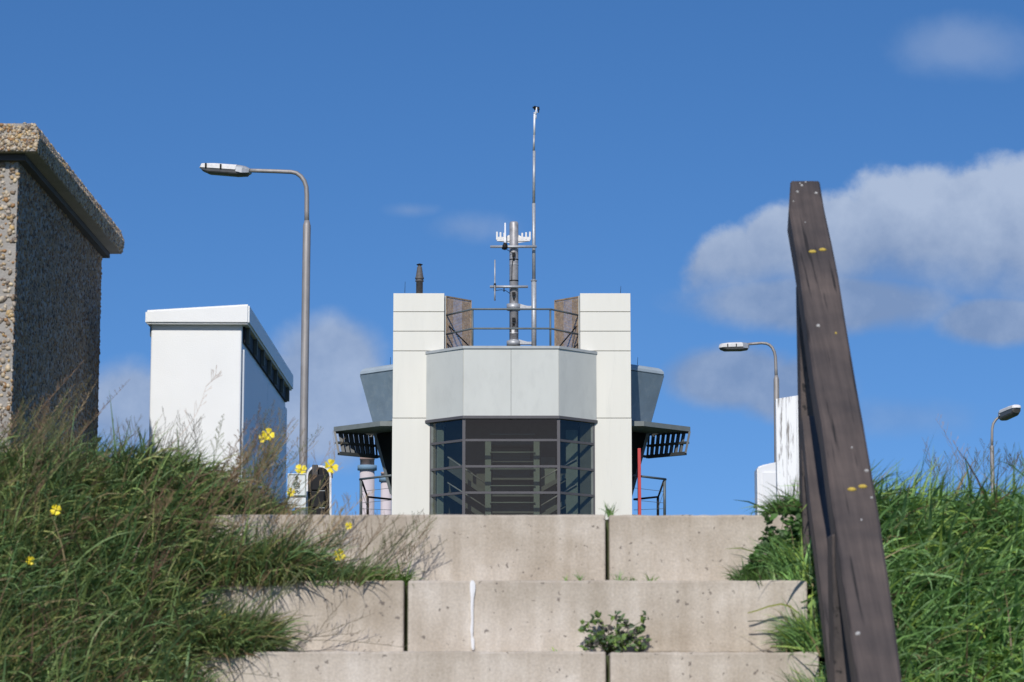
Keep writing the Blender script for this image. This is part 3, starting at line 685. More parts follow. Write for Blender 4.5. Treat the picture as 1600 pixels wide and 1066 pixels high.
for i, (y0, y1) in enumerate(((743, 767.6), (768.4, 794.2), (795, 818))):
    q = MB(); q.box(XP(486, 770, DT - .11), XP(507, 770, DT - .11), DT - .11, DT - .008, ZP(y1, DT), ZP(y0, DT), bev=.012); h = q.build('signal_housing', M_['black'], tl)
for y0 in (768, 794.6): q = MB(); q.box(XP(499, 770, DT - .1), XP(507.5, 770, DT - .1), DT - .10, DT - .01, ZP(y0 + .35, DT), ZP(y0 - .35, DT)); q.build('seam_strip', M_['sign_white'], tl)
q = MB(); q.box(XP(487.5, 740, DT - .06), XP(496.5, 740, DT - .06), DT - .06, DT - .008, ZP(743.5, DT), ZP(727, DT), bev=.004); q.build('top_bracket', M_['joint'], tl)
q = MB(); q.box(XP(515.5, 745, DT), XP(518.5, 745, DT), DT + .02, DT + .14, ZP(745.5, DT), ZP(737, DT), bev=.003); q.build('push_button_box', M_['black'], tl)
q = MB(); q.tube([(XP(497, 780, DT), DT + .1, GROUND), (XP(497, 780, DT), DT + .1, ZP(760, DT))], .05, 12); q.build('signal_post', M_['galv'], tl)

# ------------------------------------------------------------------ far chimneys
def stack(px, w, pyt, py_band0, py_band1, D, label):
    t = thing('factory_chimney', label, 'chimney', (XP(px, 760, D), D, GROUND), 'factory chimneys on the horizon')
    r = w / 2 / 4000 * D; x = XP(px, 760, D); zt = ZP(pyt, D); zb0, zb1 = ZP(py_band0, D), ZP(py_band1, D)
    q = MB(); q.lathe([(r * 1.15, 0), (r, zb1 - GROUND)], (x, D, GROUND), 28); q.build('shaft', M_['brick_pink'], t)
    q = MB(); q.lathe([(r * 1.32, 0), (r * 1.32, zb0 - zb1)], (x, D, zb1), 28); q.build('platform_band', M_['stack_band'], t)
    q = MB(); q.lathe([(r * .97, 0), (r * .97, zt - zb0 - .6), (r * 1.02, zt - zb0 - .6), (r * 1.02, zt - zb0)], (x, D, zb0), 28); q.build('rusty_top', M_['stack_top'], t)
    return t
stack(573.5, 23, 715, 727.5, 735, 600, 'pale chimney with blue band and rusty top behind the balcony railing')
stack(603.5, 17, 738, 745, 753, 800, 'thinner second chimney half hidden by the left white pillar')

# ------------------------------------------------------------------ control tower
DF = 60.0
tw = thing('control_tower', 'white and grey control tower with dark glazed bay, canopies and rooftop masts', 'control tower', (0, DF, GROUND))
X = lambda px: XP(px, 620, DF)
Zf = lambda py: ZP(py, DF)
for sgn, (x0, x1) in ((-1, (X(613.2), X(694))), (1, (X(906.5), X(986.5)))):
    q = MB(); q.box(x0 + .02, x1 - .02, DF + .03, DF + 1.6, GROUND, Zf(458.5) - .03)
    pil = q.build('pillar', M_['joint'], tw)
    lv = [458, 487.3, 517.7, 548.5, 653.5]
    zl = [Zf(v) for v in lv]; zl += [zl[-1] - 2.9, GROUND + .02]
    for a, c in zip(zl[:-1], zl[1:]):
        hi = a > Zf(549)
        inset = .0 if not hi else .006
        q = MB(); q.box(x0 + inset, x1 - inset, DF, DF + 1.63, c + .007, a - .007, bev=.006)
        q.build('wall_panel', M_['white_panel'], pil)
    q = MB(); xx = x1 if sgn < 0 else x0
    e = X(696) if sgn < 0 else X(904.6)
    q.box(min(xx + sgn * -.004, e), max(xx + sgn * -.004, e), DF + .12, DF + 1.5, Zf(541) - .5, Zf(461)); q.build('inner_lining', M_['cap_metal'], pil)
# bay
yF = DF - .92
bx = [(X(665.5), DF - .005), (XP(724, 600, yF), yF), (XP(873, 600, yF), yF), (X(932.5), DF - .005)]
def bay(z0, z1, m, nm, inset=0.0, parent=tw, **kw):
    q = MB(); pts = [(x + (inset if x < 0 else -inset), y + inset * (1 if i in (1, 2) else 0), z0) for i, (x, y) in enumerate(bx)] + [(bx[3][0] - inset, DF + 3, z0), (bx[0][0] + inset, DF + 3, z0)]
    q.prism(pts, (0, 0, z1 - z0)); return q.build(nm, m, parent, **kw)
zPt, zPb = ZP(545, yF), ZP(649.5, yF)
core = bay(zPb + .02, zPt, M_['joint'], 'bay_wall', .06)
def fpanel(a, c, z0, z1, g=.008, th=.05):
    a, c = Vector((a[0], a[1], 0)), Vector((c[0], c[1], 0)); d = (c - a).normalized(); n = Vector((d.y, -d.x, 0)); 
    if n.y > 0: n = -n
    a2, c2 = a + d * g, c - d * g; q = MB()
    q.hexa([a2 + Vector((0, 0, z0)), c2 + Vector((0, 0, z0)), c2 - n * th + Vector((0, 0, z0)), a2 - n * th + Vector((0, 0, z0))], [a2 + Vector((0, 0, z1)), c2 + Vector((0, 0, z1)), c2 - n * th + Vector((0, 0, z1)), a2 - n * th + Vector((0, 0, z1))])
    return q.build('facade_panel', M_['grey_panel'], core)
mid = ((bx[1][0] + bx[2][0]) / 2, yF)
fpanel(bx[0], bx[1], zPb, zPt, .012); fpanel(bx[1], mid, zPb, zPt, .0035); fpanel(mid, bx[2], zPb, zPt, .0035); fpanel(bx[2], bx[3], zPb, zPt, .012)
# metal parapet cap
def band(z0, z1, out, m, nm, parent=tw, depth=.25):
    for (a, c) in zip(bx[:-1], bx[1:]):
        pass
    q = MB(); o = [(bx[0][0] - out * .6, DF - .008), (bx[1][0] - out * .4, yF - out), (bx[2][0] + out * .4, yF - out), (bx[3][0] + out * .6, DF - .008)]
    i = [(bx[0][0] + depth, DF - .008), (bx[1][0] + depth * .4, yF + depth), (bx[2][0] - depth * .4, yF + depth), (bx[3][0] - depth, DF - .008)]
    for k in range(3):
        q.hexa([(*o[k], z0), (*o[k + 1], z0), (*i[k + 1], z0), (*i[k], z0)], [(*o[k], z1), (*o[k + 1], z1), (*i[k + 1], z1), (*i[k], z1)])
    return q.build(nm, m, parent)
band(zPt + .002, ZP(540.8, yF), .03, M_['cap_metal'], 'parapet_cap')
band(zPb - .07, zPb - .004, .03, M_['frame'], 'window_head')
# roof deck between the parapets
q = MB(); q.box(X(696), X(904), DF - .3, DF + 4.2, zPt - .25, zPt - .08); q.build('roof_deck', M_['cap_metal'], tw)
# glazed bay
yG = yF + .05
gx = [(X(673.5), DF - .005 + .0), (XP(724.8, 700, yG), yG), (XP(872.8, 700, yG), yG), (X(927.2), DF - .005)]
zg1 = zPb - .07
rowsz = [ZP(p, yG) for p in (688, 729, 770)]; stepz = rowsz[1] - rowsz[2]
z = rowsz[-1] - stepz
while z > GROUND + .3: rowsz.append(z); z -= stepz
rowsz = [zg1] + rowsz + [GROUND + .05]
win = bpy.data.objects.new('glazed_bay', None)
wf = MB()
segs = [(gx[0], gx[1]), (gx[1], gx[2]), (gx[2], gx[3])]
for (x, y) in gx:
    w = .07 if y < DF - .1 else .05
    wf.box(x - w / 2, x + w / 2, y - w / 2 - .0, y + w / 2, GROUND, zg1)
frame = wf.build('window_frame', M_['frame'], tw)
for r in rowsz[1:-1]:
    for a, c in segs:
        q = MB(); q.bar((a[0], a[1], r), (c[0], c[1], r), .055, .05); q.build('transom', M_['frame'], frame)
for i in range(len(rowsz) - 1):
    for a, c in segs:
        a_, c_ = Vector((*a, 0)), Vector((*c, 0)); d = (c_ - a_).normalized(); n = Vector((-d.y, d.x, 0)) * .012
        a2, c2 = a_ + d * .03 + n, c_ - d * .03 + n; z0, z1 = rowsz[i + 1] + .028, rowsz[i] - (.028 if i else .004)
        me = bpy.data.meshes.new('pane'); e = Vector((0, 0, 1))
        t_ = n * .4
        q = MB(); q.hexa([a2 + e * z0, c2 + e * z0, c2 + t_ + e * z0, a2 + t_ + e * z0], [a2 + e * z1, c2 + e * z1, c2 + t_ + e * z1, a2 + t_ + e * z1]); q.build('pane', M_['glass'], frame)
# interior behind the glass: back wall, floor slabs, columns and a switchback stair
q = MB(); q.box(X(694) + .02, X(906) - .02, DF + .50, DF + .56, GROUND, zPb); q.build('back_wall', M_['interior_dark'], tw)
for x in (X(763), X(838)):
    q = MB(); q.box(x - .07, x + .07, DF - .42, DF - .28, GROUND, zPb - .55); q.build('column', M_['interior'], tw)
for x in (X(684), X(916)):
    q = MB(); q.box(x - .155, x + .155, DF - .05, DF - .012, GROUND, zPb); q.build('inner_wall', M_['interior_dark'], tw)
for x in (X(689), X(897)):
    q = MB(); q.box(x - (.075 if x < 0 else .20), x + .075, DF - .16, DF - .06, GROUND, zPb - .25); q.build('column', M_['interior'], tw)
q = MB(); q.box(X(770), X(828), DF + .36, DF + .42, GROUND, Zf(698)); q.build('stair_core', M_['interior'], tw)
q = MB(); q.box(X(845), X(868), DF + .36, DF + .42, GROUND, Zf(712)); q.build('stair_core', M_['interior'], tw)
for k, py in enumerate((694, 722, 748, 774, 800)):
    z = Zf(py)
    q = MB(); q.box(X(762), X(842), DF - .25, DF + .3, z - .05, z + .03); q.build('landing', M_['interior_dark'], tw)
    q = MB(); q.tube([(X(766), DF - .46, z + .18), (X(836), DF - .46, z + .18)], .016, 6); q.build('inner_handrail', M_['interior'], tw)
for (x0, y0_, x1, y1_) in ((700, 732, 762, 775), (838, 770, 900, 735), (700, 772, 762, 812), (838, 812, 900, 775)):
    q = MB(); q.bar((X(x0), DF + .1, Zf(y0_)), (X(x1), DF + .1, Zf(y1_)), .10, .5); q.build('stair_flight', M_['interior_dark'], tw)
    q = MB(); q.tube([(X(x0), DF - .2, Zf(y0_) + .25), (X(x1), DF - .2, Zf(y1_) + .25)], .018, 6); q.build('inner_handrail', M_['galv'], tw)
# ---- octagonal control room behind the pillars
YC = 63.6
YCUT = 60.62
def octo(a, yc=YC):
    # octagon whose front runs into the back of the white pillars
    k = .4142 * a; yf = max(yc - a, YCUT); x = a - (yc - k - yf)
    return [(-a, yc - k), (-x, yf), (x, yf), (a, yc - k), (a, yc + k), (k, yc + a), (-k, yc + a), (-a, yc + k)]
def ocorner(px, py): return -XP(px, py, YC - .4142 * 3.7)      # half width read off the front left corner
def octaf(levels, m, nm, parent=tw, cut=YCUT, **kw):
    """levels: list of (half width, z)"""
    if True:
        q = MB(); rr = [[q.bm.verts.new((x, y, z)) for x, y in octo(a)] for a, z in levels]
        for i in range(len(rr) - 1):
            for k in range(8): q.bm.faces.new((rr[i][k], rr[i][(k + 1) % 8], rr[i + 1][(k + 1) % 8], rr[i + 1][k]))
        q.bm.faces.new(rr[0][::-1]); q.bm.faces.new(rr[-1]); return q.build(nm, m, parent, **kw)
YQ = YC - .4142 * 3.7
zq = lambda py: ZP(py, YQ)
core8 = octaf([(ocorner(584, 660), zq(660)), (ocorner(564.5, 588), zq(588))], M_['joint'], 'control_room_core')
A, Bq = octo(ocorner(584, 660) + .03), octo(ocorner(564, 588) + .03)
for k in range(8):
    j = (k + 1) % 8; a, b2, c3, d4 = Vector((*A[k], zq(660))), Vector((*A[j], zq(660))), Vector((*Bq[j], zq(587))), Vector((*Bq[k], zq(587)))
    ce = Vector((0, YC, a.z)); inn = (ce - (a + b2) / 2).normalized() * .028
    e = (b2 - a) * .004; e2 = (c3 - d4) * .004
    q = MB(); q.hexa([a + e, b2 - e, c3 - e2, d4 + e2], [a + e + inn, b2 - e + inn, c3 - e2 + inn, d4 + e2 + inn]); q.build('control_room_panel', M_['blue_metal'], core8)
r0 = ocorner(562.5, 584)
octaf([(r0 - .02, zq(586)), (r0, zq(585)), (r0 - .01, zq(581)), (r0 - .06, zq(577.5)), (r0 - .14, zq(575)), (r0 - .25, zq(573.5)), (r0 - .5, zq(572.8))], M_['blue_metal_cap'], 'control_room_roof')
ca = ocorner(522.5, 672); kc = YC - .4142 * ca; xc_ = ca - (kc - YCUT)
for s in (-1, 1):
    q = MB(); q.prism([(s * xc_, YCUT, zq(676.3)), (s * ca, kc, zq(676.3)), (s * ca, kc + .25, zq(676.3)), (s * (ca - 1.25), kc + .55, zq(676.3)), (s * 2.9, YCUT + 2.2, zq(676.3)), (s * 2.0, YCUT, zq(676.3))], (0, 0, zq(669) - zq(676.3)))
    q.build('canopy', M_['olive_metal'], tw)
# glazed band under the canopy, leaning inwards
octaf([(ocorner(611.5, 775), zq(775)), (ocorner(587, 677.5), zq(677.5))], M_['black'], 'raked_window_band')
octaf([(ocorner(612, 775) , GROUND), (ocorner(612, 775) , zq(775.5))], M_['dark_paint'], 'tower_shaft')
# raked corner bars
for s in (-1, 1):
    a, c = P(585.5, 677.5, YQ - .25), P(611.5, 772, YQ - .1)
    if s > 0: a.x, c.x = -a.x - .03, -c.x - .03
    q = MB(); q.bar(a, c, .07, .05); q.build('corner_bar', M_['rail_paint'], tw)
# louvres hanging from the canopy
for s in (-1, 1):
    def Q(px, py, D):
        v = P(1600.5 - px if s < 0 else px, py, D); return v
    D_o, D_i = 61.8, 62.6
    to, ti, bi, bo = Q(1077.5, 675, D_o), Q(1014, 678.5, D_i), Q(1011.5, 714, D_i - .15), Q(1071, 708.5, D_o - .15)
    def lerp(u, v): return (to * (1 - u) + ti * u) * (1 - v) + (bo * (1 - u) + bi * u) * v
    q = MB(); q.bar(lerp(0, 0), lerp(0, 1), .05, .06); q.bar(lerp(1, 0), lerp(1, 1), .05, .06); q.bar(lerp(0, .03), lerp(1, .03), .04, .06); q.bar(lerp(0, 1), lerp(1, 1), .08, .10)
    lf = q.build('louvre_frame', M_['dark_paint'], tw)
    q = MB(); q.bar(lerp(0, .5), lerp(1, .52), .05, .14); q.build('louvre_rail', M_['dark_paint'], lf)
    for i in range(1, 8):
        u = i / 8; a, c = lerp(u, 0), lerp(u, 1)
        q = MB(); back = Vector((s * -.022, .12, 0)); th = Vector((.030 if s > 0 else .042, .004, 0))
        q.hexa([a - back * .1 - th, a - back * .1 + th, a + back + th, a + back - th], [c - back * .1 - th, c - back * .1 + th, c + back + th, c + back - th]); q.build('louvre_slat', M_['dark_paint'], lf)
    # soffit braces
    q = MB(); q.bar(ti, Vector((ti.x * .9, ti.z * 0 + 62.0, ti.z)), .05, .05); q.bar(bi, Vector((bi.x * .93, 62.3, bi.z + .02)), .06, .06); q.build('louvre_bracket', M_['dark_paint'], tw)
# red downpipe
q = MB(); a = P(996.3, 700, DF + 1.2); c = P(1001.3, 700, DF + 1.2); q.box(a.x, c.x, DF + 1.2, DF + 1.4, GROUND, ZP(700.5, DF + 1.2), bev=.008); q.build('red_post', M_['red'], tw)
# balcony with railings
ba = ocorner(561.5, 775)
octaf([(ba - .05, zq(806) - .25), (ba - .05, zq(808))], M_['dark_paint'], 'balcony_slab')
def tb(pts, r, nm, m='rail_paint', seg=8): q = MB(); q.tube(pts, r, seg); return q.build(nm, M_[m], tw)
for s in (-1, 1):
    def Q(px, py, D): return P(px if s < 0 else 1602.5 - px, py, D)
    tb([Q(562.5, 749, YQ), Q(612, 743, YQ - .85)], .028, 'balcony_handrail'); tb([Q(562.5, 749, YQ), Q(563.5, 752, YQ + 3.0)], .028, 'balcony_handrail')
    tb([Q(564, 749.5, YQ), Q(564, 812, YQ)], .034, 'balcony_post')
    tb([Q(565.5, 752, YQ + .1), Q(574, 776.5, YQ + .3), Q(612, 780.5, YQ + .9)], .026, 'knee_rail', 'black')
    tb([Q(574.5, 777, YQ + .3), Q(574.5, 812, YQ + .3)], .032, 'balcony_post', 'black')
    tb([Q(565, 768, YQ), Q(612, 762.5, YQ - .85)], .006, 'guard_wire', seg=5); tb([Q(565, 786, YQ), Q(612, 781.5, YQ - .85)], .006, 'guard_wire', seg=5); tb([Q(565, 795, YQ), Q(612, 797, YQ - .85)], .006, 'guard_wire', seg=5)
    tb([Q(565, 768, YQ), Q(575, 796, YQ)], .006, 'guard_wire', seg=5)
# roof railing
yr = yF + .18
zr1, zr2 = ZP(483.2, yr), ZP(513.5, yr)
xa, xb = XP(738.3, 500, yr), XP(860, 500, yr); xL, xR = X(695), X(906)
for zz in (zr1, zr2):
    tb([(xL, DF + .2, zz), (xa - .02, yr + .02, zz), (xa + .02, yr, zz), (xb - .02, yr, zz), (xb + .02, yr + .02, zz), (xR, DF + .2, zz)], .023, 'roof_handrail')
for x in (xa, xb): tb([(x, yr + .03, zPt - .05), (x, yr + .03, zr1)], .024, 'roof_rail_post')
for s, pts in ((-1, ((696, 522), (737, 560))), (1, ((904, 505), (872, 541)))): pass
tb([P(697, 505, DF + .3), P(735, 543, yr + .5)], .016, 'roof_brace', 'black', 6); tb([P(905, 505, DF + .3), P(873, 543, yr + .5)], .016, 'roof_brace', 'black', 6)
tb([P(697, 535, DF + .3), P(706, 545, yr + .5)], .016, 'roof_brace', 'black', 6); tb([P(905, 535, DF + .3), P(896, 545, yr + .5)], .016, 'roof_brace', 'black', 6)
# lattice screens (vertical laths with short ties, rusty)
for s in (-1, 1):
    p0 = P(696.5 if s < 0 else 905, 541, DF + .15); p1 = P(736 if s < 0 else 867, 541, DF + .95)
    z_b = zPt - .1; z0t = ZP(463.5 if s < 0 else 464, DF + .15); z1t = ZP(470.5, DF + .95)
    q = MB(); n = 26
    d = (p1 - p0)
    fr = MB(); 
    for u in (0.01, .99): 
        a = p0 + d * u; fr.bar((a.x, a.y, z_b), (a.x, a.y, z0t + (z1t - z0t) * u), .035, .03)
    fr.bar((p0.x, p0.y, z0t), (p1.x, p1.y, z1t), .035, .03)
    scr = fr.build('screen_frame', M_['lattice'], tw)
    for i in range(n):
        u = (i + .5) / n; a = p0 + d * u; zt_ = z0t + (z1t - z0t) * u
        q.bar((a.x, a.y, z_b), (a.x, a.y, zt_), .014, .02)
    m_ = 44
    for i in range(m_):
        v = (i + .5) / m_
        q.bar((p0.x, p0.y + .012, z_b + (z0t - z_b) * v), (p1.x, p1.y + .012, z_b + (z1t - z_b) * v), .0095, .012)
    q.build('screen_lattice', M_['lattice'], scr, kind='stuff')
    # second, closer layer of fixed slats seen through it
    q = MB(); off = Vector((0, .10, 0))
    for i in range(n):
        u = (i + .1) / n
        if .28 < u < .62: continue
        a = p0 + d * u + off; q.bar((a.x, a.y, z_b), (a.x, a.y, z0t + (z1t - z0t) * u - .02), .012, .02)
    q.build('screen_lattice', M_['lattice'], scr, kind='stuff')
# flue
q = MB(); D_ = DF + 1.0; x = XP(655.5, 440, D_); z = lambda py: ZP(py, D_)
zz0 = z(458) - .3
q.lathe([(.082, 0), (.082, z(440) - zz0), (.105, z(440) - zz0), (.105, z(438.6) - zz0), (.088, z(438.4) - zz0), (.088, z(436.5) - zz0), (.108, z(436.3) - zz0), (.108, z(434.5) - zz0), (.092, z(432.5) - zz0), (.062, z(420) - zz0), (.062, z(417.5) - zz0), (.045, z(417.2) - zz0), (.045, z(415) - zz0)], (x, D_, zz0), 20)
fl = q.build('flue', M_['flue'], tw)
q = MB(); q.lathe([(.03, 0), (.075, .018), (.075, .03), (.02, .05)], (x, D_, z(415.2)), 16); q.build('flue_cap', M_['black'], fl)
# lightning rods
for px, p0, p1, D_ in ((632.5, 458, 440, DF + .8), (969.5, 458, 447, DF + .8), (609.7, 572, 558, DF + 2), (996, 570, 558, DF + 2)):
    q = MB(); q.tube([P(px, p0, D_), P(px + .6, p1, D_)], [.007, .004], 5); q.build('lightning_rod', M_['black'], tw)

# ------------------------------------------------------------------ rooftop masts
DM = DF + .6
mx_ = XP(803, 450, DM); Zm = lambda py: ZP(py, DM)
am = thing('antenna_mast', 'thick steel pipe mast with crossbars and antennas on the tower roof', 'mast', (mx_, DM, zPt - .08))
q = MB(); q.lathe([(.108, 0), (.108, Zm(347.5) - zPt + .05), (.09, Zm(347) - zPt + .08)], (mx_, DM, zPt - .08), 24); q.build('mast_pipe', M_['galv_dark'], am)
for y0, y1 in ((485, 475.5), (541, 533)):
    q = MB(); q.lathe([(.165, 0), (.165, Zm(y1) - Zm(y0))], (mx_ - .01, DM, Zm(y0)), 20); q.box(.02, .42, -.05, .05, .04, .10, at=(mx_, DM, Zm(y0))); q.prism([(mx_ + .12, DM - .02, Zm(y0) + .1), (mx_ + .34, DM - .02, Zm(y0) + .1), (mx_ + .12, DM - .02, Zm(y0) - .02 + .18)], (0, .04, 0)); q.build('collar', M_['galv'], am)
for py, x0, x1 in ((385.6, 766, 838.5), (448.2, 765.5, 825)):
    q = MB(); q.tube([P(x0, py, DM - .16), P(x1, py, DM - .16)], .032, 12); q.build('crossbar', M_['galv'], am)
for xs_, s in (((776.5, 782, 788), -1), ((816, 822, 828), 1)):
    q = MB(); xe = xs_[0] if s < 0 else xs_[-1]
    a = P(xe, 374, DM + .05); c = P(803 + s * 5, 374, DM)
    q.box(min(a.x, c.x), max(a.x, c.x), DM - .02, DM + .03, Zm(377), Zm(370.5))
    q.prism([(c.x, DM, Zm(380)), (a.x, DM, Zm(377)), (c.x, DM, Zm(366))], (0, .02, 0))
    for x in xs_: v = P(x, 370, DM); q.box(v.x - .022, v.x + .022, DM - .025, DM + .025, Zm(375), Zm(362.5 + abs(x - xe) * .15), bev=.006)
    q.build('insulator_bracket', M_['lamp_white'], am)
q = MB(); v = P(789.3, 370, DM - .2); q.tube([(v.x, v.y, Zm(388)), (v.x, v.y, Zm(374)), (v.x, v.y, Zm(373.8)), (v.x, v.y, Zm(351))], [.03, .03, .022, .019], 10); q.build('white_antenna', M_['white'], am)
q = MB(); v = P(773.2, 440, DM - .2); q.tube([(v.x, v.y, Zm(472)), (v.x, v.y, Zm(460)), (v.x, v.y, Zm(436)), (v.x, v.y, Zm(408.5))], [.019, .019, .017, .015], 8); q.build('dipole_antenna', M_['galv'], am)
q = MB(); q.tube([P(773.2, 455, DM - .19), P(773.2, 443, DM - .19)], .028, 8); q.build('clamp', M_['black'], am)
q = MB(); q.tube([P(787, 390, DM - .2), P(790, 380, DM - .2)], .05, 8); q.tube([P(785, 386, DM - .2), P(793, 386, DM - .2)], .05, 8); q.build('clamp', M_['black'], am)
q = MB(); q.tube([P(787.5, 450, DM - .15), P(787.5, 456, DM - .15)], .015, 6); q.build('clamp', M_['black'], am)
q = MB(); q.tube([P(775, 454, DM - .2), P(783, 453, DM - .2), P(790, 454, DM - .2), P(797, 459, DM - .12)], .008, 5); q.tube([P(801, 398, DM - .12), P(801.5, 405, DM - .13), P(800, 416, DM - .12), P(799.5, 438, DM - .12)], .008, 5); q.tube([P(801, 505, DM - .12), P(801.5, 515, DM - .13)], .008, 5)
q.tube([P(788, 388, DM - .2), P(795, 392, DM - .15), P(801, 396, DM - .12)], .008, 5); q.build('cable', M_['black'], am)
for py in (398, 460, 500):
    q = MB(); q.box(-.035, .045, -.05, .03, -.045, .05, bev=.006, at=P(802.5, py, DM - .11)); q.tube([P(803, py + 5, DM - .13), P(803, py + 8, DM - .13)], .022, 8); q.build('camera_box', M_['black'], am)
q = MB(); q.box(-.035, .03, -.02, .0, -.05, .05, at=P(801.8, 518, DM - .1)); q.build('warning_label', M_['lamp_white'], am)
for py in (407, 440, 533, 415, 522):
    q = MB(); q.lathe([(.112, 0), (.112, .025)], (mx_, DM, Zm(py)), 20); q.build('clamp_band', M_['black'] if py in (407, 440) else M_['galv'], am)
wm = thing('wind_mast', 'slender stepped pole with wind sensors at its tip beside the antenna mast', 'mast', (XP(834.5, 500, DM), DM, zPt - .08))
xw = XP(834.2, 450, DM)
for (y0, y1, r) in ((541, 439, .060), (439.5, 438, .075), (438, 318, .042), (318, 236, .034), (236, 211, .026)):
    b0 = zPt - .08 if y0 == 541 else Zm(y0)
    q = MB(); q.tube([(xw, DM, b0), (XP(834.2 if y0 > 300 else 834.8, y1, DM) if False else xw + (0.01 if y0 < 320 else 0), DM, Zm(y1))], r, 12); q.build('pole_section', M_['galv'], wm)
q = MB(); q.tube([(xw + .015, DM, Zm(211)), (xw + .02, DM, Zm(178))], [.027, .023], 10); q.build('white_tip', M_['white'], wm)
v = P(834.8, 175, DM)
q = MB(); q.tube([P(833.8, 176.5, DM), P(840.5, 175.5, DM)], .012, 6); q.tube([P(837.5, 186, DM), P(837.5, 172, DM)], .014, 6); q.tube([P(836.9, 180, DM), P(838.3, 168, DM)], .02, 6); q.build('sensor_arm', M_['white'], wm)
q = MB(); q.tube([P(836, 172.5, DM), P(836, 167, DM)], [.02, .035], 8)
for k in range(3):
    a = 2 * math.pi * k / 3 + .4; c = P(836, 168, DM) + Vector((math.cos(a) * .05, math.sin(a) * .05, 0)); q.tube([c + Vector((0, 0, -.022)), c + Vector((0, 0, .022))], [.012, .026], 8)
q.build('cup_anemometer', M_['black'], wm)
q = MB(); q.tube([P(841.4, 176, DM), P(841.4, 167, DM)], .016, 6); q.box(-.035, .02, -.006, .006, -.03, .03, at=P(841.6, 169, DM)); q.tube([P(840.3, 171, DM), P(843.2, 171, DM)], .02, 6); q.build('wind_vane', M_['black'], wm)

# ------------------------------------------------------------------ vegetation
GREENS = np.array([(.085, .125, .045), (.065, .115, .042), (.115, .160, .050), (.055, .090, .038), (.150, .160, .055), (.095, .130, .042)]) * 2.1
DRYC = np.array([(.27, .20, .10), (.22, .15, .085), (.33, .26, .14), (.17, .11, .07)])
def blades(bases, heads, lens, widths, th0, bend, cols, nseg=5, tipdark=None):
    """vectorised ribbons. heads: lean azimuth; th0: start angle from vertical; bend: added angle at tip"""
    n = len(bases); t = np.linspace(0, 1, nseg + 1)
    th = th0[:, None] + bend[:, None] * t[None, :] ** 1.3
    ds = lens[:, None] / nseg
    h = np.concatenate([np.zeros((n, 1)), np.cumsum(np.sin((th[:, 1:] + th[:, :-1]) / 2) * ds, 1)], 1)
    v = np.concatenate([np.zeros((n, 1)), np.cumsum(np.cos((th[:, 1:] + th[:, :-1]) / 2) * ds, 1)], 1)
    H = np.stack([np.cos(heads), np.sin(heads)], 1)
    ctr = bases[:, None, :] + np.concatenate([H[:, None, :] * h[:, :, None], v[:, :, None]], 2)
    tw_ = rng.normal(0, .5, n)
    sa = heads + math.pi / 2 + tw_
    lie = np.clip(np.sin(np.clip(th0 + bend * .6, 0, 1.57)), .2, 1)
    side = np.stack([np.cos(sa), np.sin(sa), rng.normal(0, .95, n) * lie], 1); side /= np.linalg.norm(side, axis=1)[:, None]
    prof = np.minimum(1, (1 - t) ** .7 * 1.15); prof[-1] = .06; prof[0] = .75
    off = side[:, None, :] * (widths[:, None] * prof[None, :])[:, :, None] * .5
    V = np.stack([ctr - off, ctr + off], 2).reshape(n, -1, 3)      # n, (nseg+1)*2, 3
    k = (nseg + 1) * 2
    f = np.array([(2 * i, 2 * i + 1, 2 * i + 3, 2 * i + 2) for i in range(nseg)])
    Fc = (f[None] + (np.arange(n) * k)[:, None, None]).reshape(-1, 4)
    C = np.repeat(cols[:, None, :], k, 1)
    return V.reshape(-1, 3), Fc, C.reshape(-1, 3)
class Veg:
    def __init__(s): s.V = []; s.F = []; s.C = []; s.n = 0
    def add(s, V, Fc, C): s.V.append(V); s.F.append(Fc + s.n); s.C.append(C); s.n += len(V)
    def build(s, name, m, parent=None, **kw):
        return link(name, mesh_np(name, np.concatenate(s.V), np.concatenate(s.F), np.concatenate(s.C)), m, parent, **kw)
gz_v = np.vectorize(gz)
def tufts(veg, centers, per, spread, L, W, lean, lean_amt, dryfrac, green=GREENS, upright=.25, bendm=1.1, cbright=1.0, dryc=DRYC):
    """centers: (n,3); every tuft has its own lean and colour"""
    nC = len(centers)
    if nC == 0: return
    cnt = rng.poisson(per, nC) + 2; idx = np.repeat(np.arange(nC), cnt); n = len(idx)
    base = centers[idx] + np.stack([rng.normal(0, spread, n), rng.normal(0, spread, n), np.full(n, -.015)], 1)
    tl_ = lean + rng.normal(0, .6, nC); tlen = rng.uniform(.7, 1.25, nC)
    hd = tl_[idx] + rng.normal(0, .75, n)
    ln = L * tlen[idx] * rng.uniform(.45, 1.2, n); wd = W * rng.uniform(.5, 1.3, n)
    th0 = np.abs(rng.normal(upright, .25, n)); bd = np.abs(rng.normal(bendm, .45, n)) * lean_amt
    tc = green[rng.integers(len(green), size=nC)] * rng.uniform(.75, 1.25, (nC, 1))
    c = tc[idx] * rng.uniform(.7, 1.3, (n, 1)) * cbright
    dry = rng.random(n) < dryfrac
    c[dry] = dryc[rng.integers(len(dryc), size=dry.sum())] * rng.uniform(.7, 1.2, (dry.sum(), 1))
    veg.add(*blades(base, hd, ln, wd, th0, bd, c))
def onground(x, y, dz=0): return np.stack([x, y, gz_v(x, y) + dz], 1)

WIND = 0.05      # towards +X
